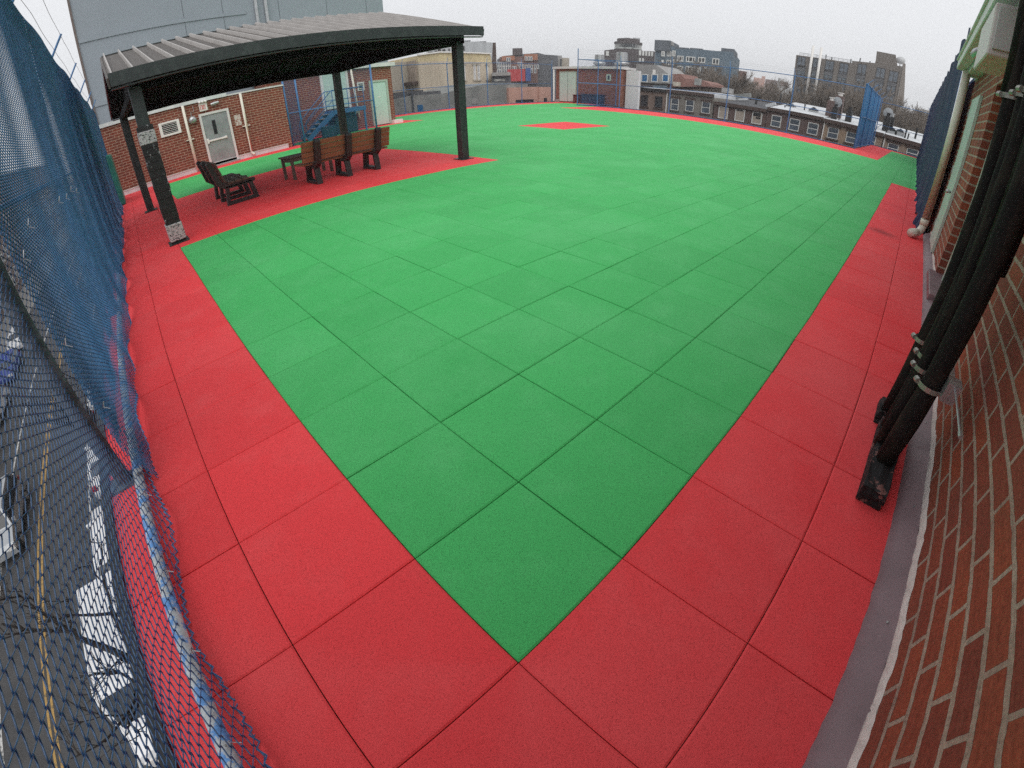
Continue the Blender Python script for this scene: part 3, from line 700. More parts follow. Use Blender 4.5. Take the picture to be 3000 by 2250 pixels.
b = MB(); q = [(2.93, 10.92), (4.08, 10.80), (4.12, 10.28), (3.02, 10.36)]
for i in range(4):
    t0, t1 = i / 4 + .01, (i + 1) / 4 - .01
    A, B_, C_, D_ = [Vector((*p, 0)) for p in q]
    w = [A.lerp(D_, t0), B_.lerp(C_, t0), B_.lerp(C_, t1), A.lerp(D_, t1)]
    b.add([v + Vector((0, 0, .525)) for v in w] + [v + Vector((0, 0, .56)) for v in w], [(0, 3, 2, 1), (4, 5, 6, 7), (0, 1, 5, 4), (1, 2, 6, 5), (2, 3, 7, 6), (3, 0, 4, 7)])
b.build('table_top', M['table'], tb)
lp = [(3.01, 10.84), (3.98, 10.74), (4.03, 10.36), (3.10, 10.43)]
b = MB()
for i in range(4): b.beam((*lp[i], .47), (*lp[(i + 1) % 4], .47), .03, .09)
b.build('apron', M['table'], tb)
for x, y in lp:
    b = MB(); b.beam((x, y, 0), (x, y, .52), .065, .065); b.build('leg', M['table'], tb)

# ================================================================== RIGHT-HAND BRICK BULKHEAD
rb = thing('brick_bulkhead', 'near red brick rooftop bulkhead with mint gutter and doors at the right', 'building', (4, -1.2, 0))
YW = -1.13
b = MB(); b.box((-2.2, YW - 1.5, -.1), (5.30, YW, 2.82)); b.box((6.35, YW - 1.5, -.1), (12.4, YW, 2.82)); b.box((5.30, YW - 1.5, -.1), (6.35, YW - .30, 2.82)); b.box((5.30, YW - .30, 2.45), (6.35, YW, 2.82)); b.build('wall', M['brick_near'], rb)
b = MB(); rr = random.Random(5); top, bot = [], []
x = -2.2
rows = [[], [], []]
while x < 9.36:
    if not (5.25 < x < 6.4):
        h = .085 + rr.uniform(-.012, .014)
        rows[0].append((x, YW + .14 + rr.uniform(-.004, .004) - .01, .004)); rows[1].append((x, YW + .10, .05)); rows[2].append((x, YW + .012, h))
    x += .05
b.sheet(rows); b.build('base_flashing', M['flash'], rb, smooth=True)
for x_ in (.35, 1.0, 1.75, 2.6, 3.4, 4.3):
    b = MB(); b.tube([(x_, YW + .045, .066), (x_, YW + .056, .074)], .006, 8); b.build('flashing_screw', M['galv'], rb)
b = MB(); r1_, r2_, r3_ = [], [], []
x = -2.2
while x < 9.36:
    h = .085 + .008 * math.sin(x * 9) + rr.uniform(-.006, .006)
    r1_.append((x, YW + .015, h - .008)); r2_.append((x, YW + .018 + rr.uniform(0, .006), h + .014)); r3_.append((x, YW + .001, h + .032 + rr.uniform(-.006, .010)))
    x += .04
b.sheet([r1_, r2_, r3_]); b.build('caulk_bead', M['caulk'], rb, smooth=True)
b = MB(); b.box((5.25, YW - .2, -.02), (6.4, YW + .10, .13)); b.build('door_sill', M['flash'], rb, bevel=.01)
b = MB(); b.box((5.98, YW - .16, .13), (6.10, YW - .07, 2.45)); b.box((5.30, YW - .16, 2.33), (5.98, YW - .07, 2.45)); b.build('door_frame', M['mint'], rb)
b = MB(); b.box((5.30, YW - .28, .13), (5.98, YW - .22, 2.33)); b.build('door', M['door_green'], rb)
b = MB(); b.box((7.55, YW + .002, .11), (8.62, YW + .05, 2.42)); dA = b.build('side_door', M['door_green'], rb, bevel=.004)
b = MB(); b.tube([(7.68, YW + .05, 1.02), (7.68, YW + .10, 1.02), (7.68, YW + .13, 1.02)], [.015, .03, .02], 10); b.build('door_knob', M['galv'], dA, smooth=True)
for z in (.35, 1.25, 2.15):
    b = MB(); b.box((8.62, YW + .02, z), (8.66, YW + .065, z + .12)); b.build('hinge', M['galv'], dA)
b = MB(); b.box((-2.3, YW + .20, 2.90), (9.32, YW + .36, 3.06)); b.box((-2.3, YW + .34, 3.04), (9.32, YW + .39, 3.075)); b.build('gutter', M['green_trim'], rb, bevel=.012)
b = MB(); b.box((-2.2, YW - 1.5, 2.823), (9.30, YW + .19, 2.96)); b.box((9.30, YW - 1.5, 2.823), (12.4, YW + .02, 2.90)); b.box((-2.2, YW - 1.5, 2.963), (9.30, YW + .10, 3.02)); b.build('fascia', M['white_trim'], rb)
dpx, dpy = 9.0, -.93
pipe([(dpx, dpy, 2.90), (dpx, dpy, .26)] + elbow((dpx, dpy, .26), .17, -.85, .5), .068, 'downpipe', rb, M['cream_pipe'], 16)
e_ = elbow((dpx, dpy, .26), .17, -.85, .5)[-1]
pipe([e_, (e_[0] - .17, e_[1] + .10, e_[2] - .005)], .074, 'pipe_end', rb, M['cream_pipe'], 16)
b = MB(); b.tube([(dpx, dpy, .34), (dpx, dpy, .24)], .078, 16); b.build('pipe_collar', M['cream_pipe'], rb, smooth=True)
# wall light
wl = thing('wall_light', 'off-white box floodlight fixed under the mint gutter', 'wall light', (4.7, -.85, 2.5))
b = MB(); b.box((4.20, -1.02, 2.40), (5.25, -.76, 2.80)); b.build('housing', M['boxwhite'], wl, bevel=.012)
b = MB(); b.box((4.17, -1.00, 2.45), (4.199, -.79, 2.77)); b.build('lens', mat('lens_grey', (.50, .50, .51), .4, .04), wl, bevel=.004)
b = MB(); b.tube([(5.35, -.80, 2.62), (5.5, -.78, 2.60), (5.56, -.77, 2.6)], [.03, .06, .05], 10); b.build('sensor', M['galv'], wl, smooth=True)
# insulated pipes
bp = thing('pipe_bundle', 'bundle of black insulated refrigerant pipes climbing the brick wall from tarred blocks', 'pipes', (2.1, -.85, 0))
pl_ = [((2.47, -.795), (2.66, -.80), .043), ((2.27, -.82), (2.44, -.84), .047), ((2.10, -.80), (2.22, -.83), .038), ((1.95, -.845), (2.03, -.88), .056)]
for (x0, y0), (x1, y1), r in pl_:
    b = MB(); P = [(x0 + (x1 - x0) * t, y0 + (y1 - y0) * t, .08 + 2.95 * t) for t in [i / 10 for i in range(11)]]
    P += [(x1 + .0, y1 - .10, 3.13), (x1, y1 - .3, 3.2), (x1, y1 - 1.2, 3.22)]
    b.tube(P, [r * (1 + .07 * math.sin(i * 2.7 + x0 * 9)) for i in range(len(P))], 14); b.build('pipe', M['insul'], bp, smooth=True)
b = MB(); b.tube([(2.62, -.80, 1.98), (2.68, -.80, 3.1)], .062, 14); b.tube([(2.20, -.83, 2.02), (2.24, -.84, 3.1)], .066, 14); b.tube([(2.03, -.875, 1.2), (2.05, -.88, 3.1)], .070, 14); b.build('outer_sleeve', M['insul'], bp, smooth=True)
def rough_block(a, c, name, amp=.008, seed=1):
    rr = random.Random(seed); bm = bmesh.new(); bmesh.ops.create_cube(bm, size=1)
    bmesh.ops.subdivide_edges(bm, edges=bm.edges, cuts=5, use_grid_fill=True)
    for v in bm.verts:
        p = Vector([a[i] + (v.co[i] + .5) * (c[i] - a[i]) for i in range(3)])
        if p.z > a[2] + .01: p += Vector([rr.uniform(-amp, amp) for _ in range(3)])
        v.co = WM[bp.name].inverted() @ p
    me = bpy.data.meshes.new(name); bm.to_mesh(me); bm.free(); me.materials.append(M['tarblock'])
    return link(name, me, bp)
rough_block((1.66, -.915, .006), (2.38, -.775, .105), 'tarred_block', .007, 2)
rough_block((2.42, -.86, .006), (2.62, -.745, .10), 'tarred_block', .008, 4)
for z in (.60, 1.96):
    b = MB(); b.beam((1.92 if z < 1 else 1.8, -.965, z), (2.75, -.965, z), .034, .034); b.build('strut_channel', M['galv'], bp)
for (x0, y0), (x1, y1), r in pl_:
    for z in (.60, 1.96):
        t = z / 3; x = x0 + (x1 - x0) * t; y = y0 + (y1 - y0) * t; rr_ = r + .012
        ring = [(x + rr_ * math.cos(a), y + rr_ * math.sin(a), z) for a in [i * math.pi / 8 for i in range(-2, 11)]]
        b = MB(); b.sheet([[(p[0], p[1], z - .013) for p in ring], [(p[0], p[1], z + .013) for p in ring]])
        b.tube([(x - .012, y + rr_, z), (x + .012, y + rr_ + .012, z)], .016, 8)
        b.build('pipe_clamp', M['zinc'], bp)
b = MB(); b.tube([(1.9, -.94, .68), (1.45, -.95, .70)], .006, 6); b.tube([(1.47, -.95, .70), (1.43, -.95, .702)], .010, 6); b.box((1.86, -.97, .60), (1.95, -.90, .70)); b.build('bolt', M['galv'], bp)
# navy windscreen fence beyond the bulkhead
nf = thing('windscreen_fence', 'fence hung with dark navy windscreen running on past the near brick bulkhead', 'fence', (13, -.95, 0))
rows = []
for i in range(24):
    z = .03 + i * (3.72 / 23); row = []; zf = i / 23
    for k in range(0, 361):
        x = 9.55 + k * (35.4 / 360)
        y = -.90 + .030 * math.sin(x * 3.2 + .4 * z) + .018 * math.sin(x * 8.1) + (.05 * math.sin(x * 13) + .04) * max(0, (.35 - z)) / .35
        zz = z + (.05 * math.sin(x * 11) + .03 * math.sin(x * 29)) * (i == 0) + (.05 * math.sin(x * 5)) * (i == 23) 
        row.append((x, y, zz + zf * .25 * (x - 9.55) / 18))
    rows.append(row)
b = MB(); b.sheet(rows); b.build('windscreen', M['navy'], nf, smooth=True)
for x in (9.6, 12.6, 15.6, 18.6, 21.6, 24.6, 27.5, 33.4, 39.2, 44.9):
    b = MB(); b.tube([(x, -1.0, 0), (x, -1.0, 3.72)], .04, 8); b.build('post', M['blue_steel'], nf, smooth=True)
b = MB(); b.tube([(9.6, -1.0, 3.68), (44.9, -1.0, 3.68)], .022, 8); b.build('top_rail', M['blue_steel'], nf, smooth=True)

# ================================================================== PERIMETER FENCES
def fence(label, p, q, n, H=3.72, arm=(0, 0), mesh=True, pitch=.075, wr=.0022, ends=(True, True), strands=3, name='chain_link_fence'):
    p, q = Vector((*p, 0)), Vector((*q, 0)); d = (q - p); L = d.length; d.normalize(); nrm = Vector(arm).to_3d() if arm != (0, 0) else Vector((0, 0, 0))
    t = thing(name, label, 'fence', ((p.x + q.x) / 2, (p.y + q.y) / 2, 0))
    for i in range(n + 1):
        if (i == 0 and not ends[0]) or (i == n and not ends[1]): continue
        c = p + d * (L * i / n)
        b = MB(); b.tube([(c.x, c.y, -.02), (c.x, c.y, H)], .038, 8)
        if strands: b.tube([(c.x, c.y, H - .02), (c.x + nrm.x * .32, c.y + nrm.y * .32, H + .42)], .018, 6)
        b.box((c.x - .09, c.y - .09, -.02), (c.x + .09, c.y + .09, .03)); b.build('post', M['blue_steel'], t)
    for nm, z, r in (('top_rail', H - .04, .026), ('middle_rail', H * .49, .023), ('bottom_rail', .05, .022)):
        b = MB(); b.tube([(p.x, p.y, z), (q.x, q.y, z)], r, 8); b.build(nm, M['blue_steel'], t, smooth=True)
    for k in range(strands):
        f_ = (k + 1) / 3.2; b = MB(); pts = []
        for i in range(n * 4 + 1):
            c = p + d * (L * i / (n * 4)); pts.append((c.x + nrm.x * .32 * f_, c.y + nrm.y * .32 * f_, H + .42 * f_ - .03 * math.sin(math.pi * (i % 4) / 4)))
        b.tube(pts, .004, 3); b.build('barbed_wire', M['galv'], t)
    if mesh: chain_mesh('wire_mesh', 0, L, .04, H, pitch, wr, lambda S, Z, O: (p.x + d.x * S, p.y + d.y * S, Z), M['blue_wire'], t)
    return t
fence('blue chain-link fence with leaning barbed-wire arms along the back edge before the beige buildings', (14.9, 31.0), (35.75, 31.0), 5, arm=(.8, .6))
fence('blue chain-link fence along the far edge in front of the row houses', (31.75, 3.1), (31.75, 20.55), 4, arm=(.6, .5), ends=(False, True))
wg = fence('blue mesh fence wing jutting out in front of the brick shed with the vents', (31.75, 24.7), (36.1, 23.75), 2, H=3.9, pitch=.055, wr=.0060, strands=0)
b = MB(); b.tube([(31.75, 24.7, 3.85), (31.75, 24.7, 4.75)], .038, 8)
b.build('tall_post', M['blue_steel'], wg)
b = MB()
for z in (4.1, 4.3, 4.5, 4.65): b.tube([(31.75, 24.7, z), (31.9, 20.6, z - .25)], .005, 3)
b.build('barbed_wire', M['galv'], wg)
for za, zb_ in ((3.86, 3.7), (.05, .05), (1.9, 1.82)):
    b = MB(); b.tube([(31.75, 24.7, za), (31.75, 20.55, zb_)], .025, 8); b.build('linking_rail', M['blue_steel'], wg)
fence('blue chain-link fence at the far right corner past the blue windscreen', (45.05, 3.0), (45.05, -1.0), 1, arm=(.6, .5), ends=(False, True))
# blue windscreen
ws = thing('windscreen_fence', 'bright blue windscreen panel standing out from the far edge fence', 'fence', (38, 3.05, 0))
rows = []
for i in range(12):
    z = .04 + i * (3.95 / 11); row = []
    for k in range(0, 141):
        x = 31.8 + k * (13.2 / 140)
        row.append((x, 3.10 + .035 * math.sin(x * 4.4) + .02 * math.sin(x * 11 + z * .3), z + (.03 * math.sin(x * 4) if i == 11 else 0)))
    rows.append(row)
b = MB(); b.sheet(rows); b.build('windscreen', M['windscreen'], ws, smooth=True)
for x in (31.8, 35.1, 38.4, 41.7, 45.0):
    b = MB(); b.tube([(x, 3.0, 0), (x, 3.0, 4.0)], .04, 8); b.tube([(x, 3.0, 3.98), (x + .1, 2.72, 4.28)], .02, 6); b.build('post', M['blue_steel'], ws)
b = MB()
for z in (.1, 2.0, 3.95): b.tube([(31.8, 3.03, z), (45, 3.03, z)], .024, 6)
b.build('rail', M['blue_steel'], ws)

# ================================================================== SHED
sh = thing('brick_shed', 'brick rooftop shed with pale double doors and a mint roof edge by the far corner', 'shed', (38, 27, 0))
SX, SY0, SY1 = 36.4, 23.55, 31.0
b = MB(); b.box((SX, SY0, -.1), (SX + 2.2, SY1, 3.28)); b.build('wall', M['brick'], sh)
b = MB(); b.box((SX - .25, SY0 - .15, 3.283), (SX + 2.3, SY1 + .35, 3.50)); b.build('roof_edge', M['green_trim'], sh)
b = MB(); b.box((SX - .05, 28.55, .12), (SX - .002, 30.45, 2.95)); dd = b.build('double_door', M['door_green'], sh)
b = MB(); b.box((SX - .06, 29.49, .12), (SX - .051, 29.51, 2.95)); b.build('door_gap', M['dark'], dd)
b = MB(); b.box((SX - .06, 28.45, .1), (SX - .002, 28.55, 3.03)); b.box((SX - .06, 30.45, .1), (SX - .002, 30.55, 3.03)); b.box((SX - .06, 28.55, 2.951), (SX - .002, 30.45, 3.03)); b.build('door_frame', M['mint'], dd)
b = MB(); b.tube([(SX - .16, 31.15, 3.28), (SX - .16, 31.15, .2), (SX - .25, 31.12, .08)], .075, 10); b.build('downpipe', M['exit_white'], sh, smooth=True)
b = MB(); b.box((SX - .04, 24.55, 2.2), (SX - .002, 25.05, 2.8)); wv_ = b.build('window', M['door_green'], sh)
b = MB(); b.box((SX - .055, 24.7, 2.32), (SX - .041, 24.9, 2.68)); b.build('pane', M['glass_dark'], wv_)
b = MB(); b.box((SX - .02, 30.5, .02), (SX - .1, 31.0, .3)); b.build('corner_block', M['concrete'], sh)
for (y, r, h, lab) in ((26.6, .45, 1.15, 'left galvanised mushroom roof vent standing on the brick shed'), (24.15, .52, 1.35, 'right and larger galvanised mushroom roof vent standing on the brick shed')):
    v = thing('roof_vent', lab, 'roof vent', (SX + 1.0, y, 3.5), 0, 'roof vents on the brick shed')
    b = MB(); b.tube([(0, 0, .45), (0, 0, .5), (0, 0, h - .02), (0, 0, h)], [r, r, r, r * .9], 20); b.build('drum', M['galv'], v, world=False)
    b = MB(); b.tube([(0, 0, .1), (0, 0, .25), (0, 0, .42), (0, 0, .5)], [r * .7, r * 1.25, r * 1.35, r * .9], 20); b.build('hood', M['galv'], v, world=False, smooth=True)
    b = MB(); b.box((-r, -r, 0), (r, r, .12)); b.build('kerb_box', M['galv'], v, world=False)
for y, h, mt_, lab in ((28.0, .75, 'red_box', 'dark red deck box against the brick shed wall'), (26.2, .85, 'navy_box', 'long navy deck box behind the mesh wing')):
    b = MB(); b.box((SX - .75, y - (.28 if y > 27 else 1.1), .0), (SX - .1, y + (.28 if y > 27 else 1.1), h)); b.box((SX - .80, y - (.32 if y > 27 else 1.15), h), (SX - .05, y + (.32 if y > 27 else 1.15), h + .07))
    tag(b.build('deck_box', mat(mt_, (.10, .02, .02) if 'red' in mt_ else (.02, .035, .08), .5), bevel=.02), lab, 'storage box')
b = MB(); b.box((37.0, 22.05, STREET), (37.35, 23.35, 3.22))
tag(b.build('white_wall', mat('white_render', (.68, .69, .70), .8, .04, 2)), 'plain white rendered wall standing right of the brick shed', 'wall')
b = MB(); b.box((32.1, 3.5, STREET), (36.3, 24.3, -.75)); 
tag(b.build('low_building', M['tar']), 'low flat-roofed building tucked below the far deck edge', 'building')

# ================================================================== CITY BEYOND
class Facade:
    """a building whose front runs from A (left) to B (right); local x along the front, y away, z up from the street"""
    def __init__(s, name, label, A, B, cat='building', group=None):
        s.A, s.B = Vector((A.x, A.y, 0)), Vector((B.x, B.y, 0))
        d = s.B - s.A; s.L = d.length; s.rz = math.atan2(d.y, d.x)
        s.root = thing(name, label, cat, (s.A.x, s.A.y, STREET), s.rz, group)
        s.W = WM[s.root.name]; s.Wi = s.W.inverted(); s.cache = {}
        s.nw = 0
    def hit(s, q, y=0):
        o = s.Wi @ CV; d = s.Wi.to_3x3() @ ray(*q); t = (y - o.y) / d.y; p = o + d * t; return p.x, p.z
    def box(s, x0, x1, y0, y1, z0, z1, name, m, parent=None, bevel=0):
        b = MB(); b.box((x0, y0, z0), (x1, y1, z1)); return b.build(name, M[m] if isinstance(m, str) else m, parent or s.root, world=False, bevel=bevel)
    def pbox(s, qa, qb, y0, y1, name, m, parent=None):
        (x0, z0), (x1, z1) = s.hit(qa), s.hit(qb); return s.box(min(x0, x1), max(x0, x1), y0, y1, min(z0, z1), max(z0, z1), name, m, parent)
    def poly(s, qs, y0, y1, name, m):
        P = [q if isinstance(q[0], tuple) and q[1] == 'l' else s.hit(q) for q in qs]
        P = [(p[0][0], p[0][1]) if isinstance(p[0], tuple) else p for p in P]
        b = MB(); b.prism(P, lambda a, c: (a, y0, c), lambda a, c: (a, y1, c)); return b.build(name, M[m], s.root, world=False)
    def win(s, cx, cz, w, h, fm='frame_white', pm='glass', kind='sash', y=0.0, lintel=None, sill=None, ft=.07):
        key = (round(w, 2), round(h, 2), fm, pm, kind, lintel, sill, y)
        if key in s.cache:
            src = s.cache[key]; o = src.copy(); COL.objects.link(o); o.location = (cx, 0, cz)
            for ch in src.children: c = ch.copy(); COL.objects.link(c); c.parent = o
            return o
        b = MB(); a, c = w / 2, h / 2; f0, f1 = y - .06, y - .003
        b.box((-a, f0, -c), (-a + ft, f1, c)); b.box((a - ft, f0, -c), (a, f1, c)); b.box((-a + ft, f0, c - ft), (a - ft, f1, c)); b.box((-a + ft, f0, -c), (a - ft, f1, -c + ft))
        if kind == 'sash': b.box((-a + ft, f0 + .01, -ft / 2), (a - ft, f1, ft / 2))
        if kind == 'two': b.box((-ft / 2, f0 + .01, -c + ft), (ft / 2, f1, c - ft))
        if kind == 'three':
            for k in (-.2, .2): b.box((w * k - ft / 2, f0 + .01, -c + ft), (w * k + ft / 2, f1, c - ft))
        o = b.build('window', M[fm], s.root, world=False); o.location = (cx, 0, cz)
        b = MB(); b.box((-a + ft, y - .03, -c + ft), (a - ft, y - .008, c - ft)); b.build('pane', M[pm], o, world=False)
        if sill:
            b = MB(); b.box((-a - .12, y - .14, -c - .16), (a + .12, y - .003, -c)); b.build('sill', M[sill], o, world=False)
        if lintel:
            b = MB(); b.box((-a - .16, y - .12, c), (a + .16, y - .003, c + .24)); b.build('lintel', M[lintel], o, world=False)
        s.cache[key] = o; return o
    def winp(s, qa, qb, **k):
        (x0, z0), (x1, z1) = s.hit(qa), s.hit(qb); return s.win((x0 + x1) / 2, (z0 + z1) / 2, abs(x1 - x0), abs(z1 - z0), **k)
facmat = lambda n, c, f=12: mat(n, c, .85, .14, .9, fine=f, streak=True)
M['f_brown'] = facmat('brown_stucco', (.21, .155, .13)); M['f_grey'] = facmat('warm_grey_stucco', (.20, .185, .165)); M['f_dark'] = brickmat('dark_brown_brick', (.15, .092, .082), (.12, .08, .075), (.14, .11, .10), .22, .075)
M['f_mauve'] = brickmat('mauve_brick', (.16, .10, .092), (.13, .09, .085), (.15, .12, .11), .22, .075); M['f_tan'] = facmat('tan_stucco', (.33, .24, .17)); M['f_tan2'] = facmat('sandy_stucco', (.29, .22, .17))
M['f_beige'] = facmat('beige_render', (.40, .36, .30)); M['f_cream'] = facmat('cream_render', (.49, .42, .33)); M['f_yellow'] = facmat('yellow_brick_band', (.55, .46, .28)); M['f_lgrey'] = facmat('light_grey_render', (.42, .44, .46))
M['f_wgrey'] = patchmat('patched_grey_wall', [((.20, .21, .205), 0, .45), ((.27, .275, .265), .55, .68), ((.36, .36, .34), .85, 1)], .5, .9, fine=14); M['f_pink'] = facmat('pink_render', (.52, .31, .25))
M['f_mid'] = brickmat('red_brown_far_brick', (.20, .095, .075), (.16, .08, .07), (.18, .13, .11), .22, .075); M['f_orange'] = facmat('orange_cladding', (.32, .14, .085)); M['f_charcoal'] = facmat('charcoal_cladding', (.095, .098, .108))
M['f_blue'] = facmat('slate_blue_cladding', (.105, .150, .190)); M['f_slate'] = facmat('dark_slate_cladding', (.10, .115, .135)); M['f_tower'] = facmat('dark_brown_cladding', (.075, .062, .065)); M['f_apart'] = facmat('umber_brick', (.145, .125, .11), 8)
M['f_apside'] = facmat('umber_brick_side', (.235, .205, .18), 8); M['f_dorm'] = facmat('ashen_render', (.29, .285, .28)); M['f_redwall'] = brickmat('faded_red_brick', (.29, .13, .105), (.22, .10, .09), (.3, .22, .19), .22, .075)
M['f_white'] = facmat('far_white_render', (.50, .51, .52)); M['bill_red'] = mat('mural_red', (.42, .035, .04), .6, .2, 3); M['bill_blue'] = mat('mural_blue', (.03, .075, .24), .6, .2, 3)
XH = 50.0
def xh(q): return onax(q, 0, XH)
# boundaries of the row houses along the avenue, left to right
def house(label, qL, qR, wall, wins, roof='membrane', zt=None, cornice='stone_brown', rise=.35, depth=11.5, pmf=None):
    A, B = xh(qL), xh(qR); F = Facade('row_house', label, A, B, group='row houses across the avenue')
    ztop = (zt if zt is not None else (A.z + B.z) / 2) - STREET
    F.top = ztop
    F.box(0, F.L - .03, .0, depth, 0, ztop - .32, 'wall', wall)
    b = MB(); b.add([(0, .02, ztop - .318), (F.L - .03, .02, ztop - .318), (F.L - .03, depth, ztop - .318), (0, depth, ztop - .318), (0, .02, ztop), (F.L - .03, .02, ztop), (F.L - .03, depth, ztop + rise), (0, depth, ztop + rise)],
                    [(0, 3, 2, 1), (4, 5, 6, 7), (0, 1, 5, 4), (1, 2, 6, 5), (2, 3, 7, 6), (3, 0, 4, 7)]); b.build('roof', M[roof], F.root, world=False)
    F.box(.0, F.L - .04, -.28, .0 - .002, ztop - .30, ztop + .05, 'cornice', cornice)
    for i, (qa, qb, kw) in enumerate(wins): F.winp(qa, qb, **kw)
    # lower storeys, hidden from the deck
    return F
W3 = dict(fm='frame_white', pm='glass', kind='sash', lintel='stone_brown', sill='stone_brown', ft=.065)
H1 = house('brown stucco row house with two dark windows left of the grey one', d3(660, 805), d3(1155, 858), 'f_brown',
           [(d3(778, 920), d3(872, 1095), dict(fm='frame_dark', pm='glass_dark', kind='plain', sill='stone_brown')), (d3(985, 938), d3(1080, 1115), dict(fm='frame_dark', pm='glass_dark', kind='plain', sill='stone_brown'))], zt=1.78, cornice='black')
H2 = house('grey stucco row house with three sash windows and brown lintels', d3(1158, 860), d3(1838, 918), 'f_grey',
           [(d3(1218, 968), d3(1312, 1150), W3), (d3(1430, 988), d3(1530, 1170), W3), (d3(1660, 1016), d3(1762, 1198), W3)], zt=1.80)
WB = dict(fm='frame_white', pm='board', kind='plain', lintel='stone_brown', ft=.09)
H3 = house('dark brick row house with boarded windows under a sagging tar roof', d3(1842, 1000), d4(398, 790), 'f_dark',
           [(c4(632, 1008), c4(728, 1165), WB), (c4(828, 1038), c4(922, 1198), WB), (c4(1028, 1072), c4(1124, 1232), WB)], roof='tar', zt=1.05, rise=.75)
WN = dict(fm='frame_white', pm='glass', kind='sash', ft=.08)
H3.pbox(c4(838, 1044), c4(914, 1072), -.075, -.0305, 'broken_pane', 'dark'); H3.pbox(c4(1040, 1080), c4(1116, 1135), -.075, -.0305, 'broken_pane', 'dark'); H3.pbox(c4(1066, 1136), c4(1116, 1162), -.075, -.0305, 'broken_pane', 'dark')
H4 = house('mauve brick row house with three white-framed windows and a white roof', d4(402, 790), d4(1066, 898), 'f_mauve',
           [(d4(452, 868), d4(545, 1025), WN), (d4(664, 908), d4(760, 1070), WN), (d4(880, 955), d4(978, 1118), WN)], zt=1.30, rise=1.1)
H5 = house('tan row house with brown lintels partly behind the blue windscreen', d4(1070, 900), d4(1640, 1050), 'f_tan',
           [(d4(1118, 1008), d4(1215, 1165), W3), (d4(1335, 1062), d4(1432, 1218), W3), (d4(1560, 1100), d4(1650, 1262), W3)], zt=1.22, rise=1.0)
H6 = house('narrow sandy row house showing just right of the blue windscreen', d4(1645, 1060), d4(1772, 1100), 'f_tan2', [], zt=1.12, rise=1.0)
H7 = house('sandy row house at the far right with two low windows and many roof vents', d4(1776, 1104), d4(2360, 1250), 'f_tan2',
           [(d4(1822, 1195), d4(1918, 1345), W3), (d4(2045, 1255), d4(2150, 1400), W3), (d4(2270, 1310), d4(2360, 1440), W3)], zt=1.10, rise=1.0)
b = MB()
for F_, x in ((H2, .05), (H5, .1), (H7, .1)):
    bb = MB(); bb.tube([(x, -.1, 4), (x, -.1, F_.top - .3)], .06, 8); bb.build('downpipe', M['exit_white'], F_.root, world=False)
def onroof(q, up=0.35, back=None):
    return onax(q, 2, up)
def chimney(q, x, w, h, label, mname='f_redwall', cap='exit_white'):
    p = onax(q, 0, x); F = thing('chimney', label, 'chimney', (p.x, p.y, p.z), 0, 'chimneys on the row house roofs')
    b = MB(); b.box((-w / 2, -w / 2, -.9), (w / 2, w / 2, h)); b.build('stack', M[mname], F, world=False, bevel=.02)
    b = MB(); b.tube([(0, 0, h), (0, 0, h + .28)], w * .28, 10); b.tube([(0, 0, h + .28), (0, 0, h + .34)], w * .42, 10); b.build('pot', M[cap], F, world=False)
chimney(d4(1132, 820), 53, .75, 1.0, 'brown brick chimney with one pale pot left of the satellite dish', 'f_mauve')
chimney(d4(1225, 810), 54, .85, 1.4, 'taller brown brick chimney with a pale cap right of the satellite dish', 'f_mauve')
chimney(d4(1180, 890), 52, .55, .9, 'short black tarred chimney in front of the satellite dish', 'black', 'black')
chimney(d4(1348, 920), 52.5, .6, .85, 'black tarred stack alone on the white roof left of the windscreen', 'black', 'black')
chimney(d4(1790, 1010), 53, .65, 1.0, 'black tarred stack right behind the windscreen fence', 'black', 'black')
chimney(d4(1840, 1000), 54.5, .6, .9, 'dark stack with a box vent above the right sandy house', 'black', 'galv')
def dish(q, x, r, label):
    p = onax(q, 0, x); F = thing('satellite_dish', label, 'satellite dish', (p.x, p.y, p.z), 0)
    b = MB(); b.tube([(0, 0, -1.0), (0, 0, 0)], .035, 6); b.build('mast', M['galv'], F, world=False)
    b = MB(); rows = []
    for i in range(5):
        a = i / 4; rows.append([(-.12 * (1 - a * a) - .05, r * a * math.cos(t), r * a * math.sin(t) + .1) for t in [k * 2 * math.pi / 14 for k in range(15)]])
    b.sheet(rows); b.build('reflector', mat('dish_grey', (.28, .30, .32), .5), F, world=False, smooth=True)
dish(d4(1212, 735), 53, .55, 'grey satellite dish between two chimneys on a row house roof')
dish(d4(1815, 860), 54, .5, 'grey satellite dish on the roof right of the blue windscreen')
def skylight(q, x, w, label):
    p = onax(q, 0, x); F = thing('skylight', label, 'skylight', (p.x, p.y, p.z), 0, 'skylights on the row house roofs')
    b = MB(); b.box((-w / 2, -w / 2, -.6), (w / 2, w / 2, .05)); b.build('kerb_frame', M['galv'], F, world=False)
    b = MB(); b.prism([(-w / 2 - .05, .052), (w / 2 + .05, .052), (0, .40)], lambda a, c: (-w / 2, a, c), lambda a, c: (w / 2, a, c)); b.build('glazing', M['car_glass'], F, world=False)
skylight(d4(672, 775), 55, .95, 'dark pitched skylight on the white roof of the mauve brick house')
skylight(d4(938, 825), 54, .9, 'small dark skylight right of centre on the mauve brick house roof')
skylight(d4(1868, 1070), 52.5, .9, 'left of two peaked skylights on the far right roof')
skylight(d4(1955, 1080), 52.5, .9, 'right of two peaked skylights on the far right roof')
def stub(q, x, r, h, label, m='black'):
    p = onax(q, 0, x); F = MB(); F.tube([(p.x, p.y, p.z - .6), (p.x, p.y, p.z + h)], r, 8); F.tube([(p.x, p.y, p.z + h), (p.x, p.y, p.z + h + .08)], r * 1.4, 8)
    tag(F.build('vent_pipe', M[m]), label, 'vent pipe', 'vent pipes on the row house roofs')
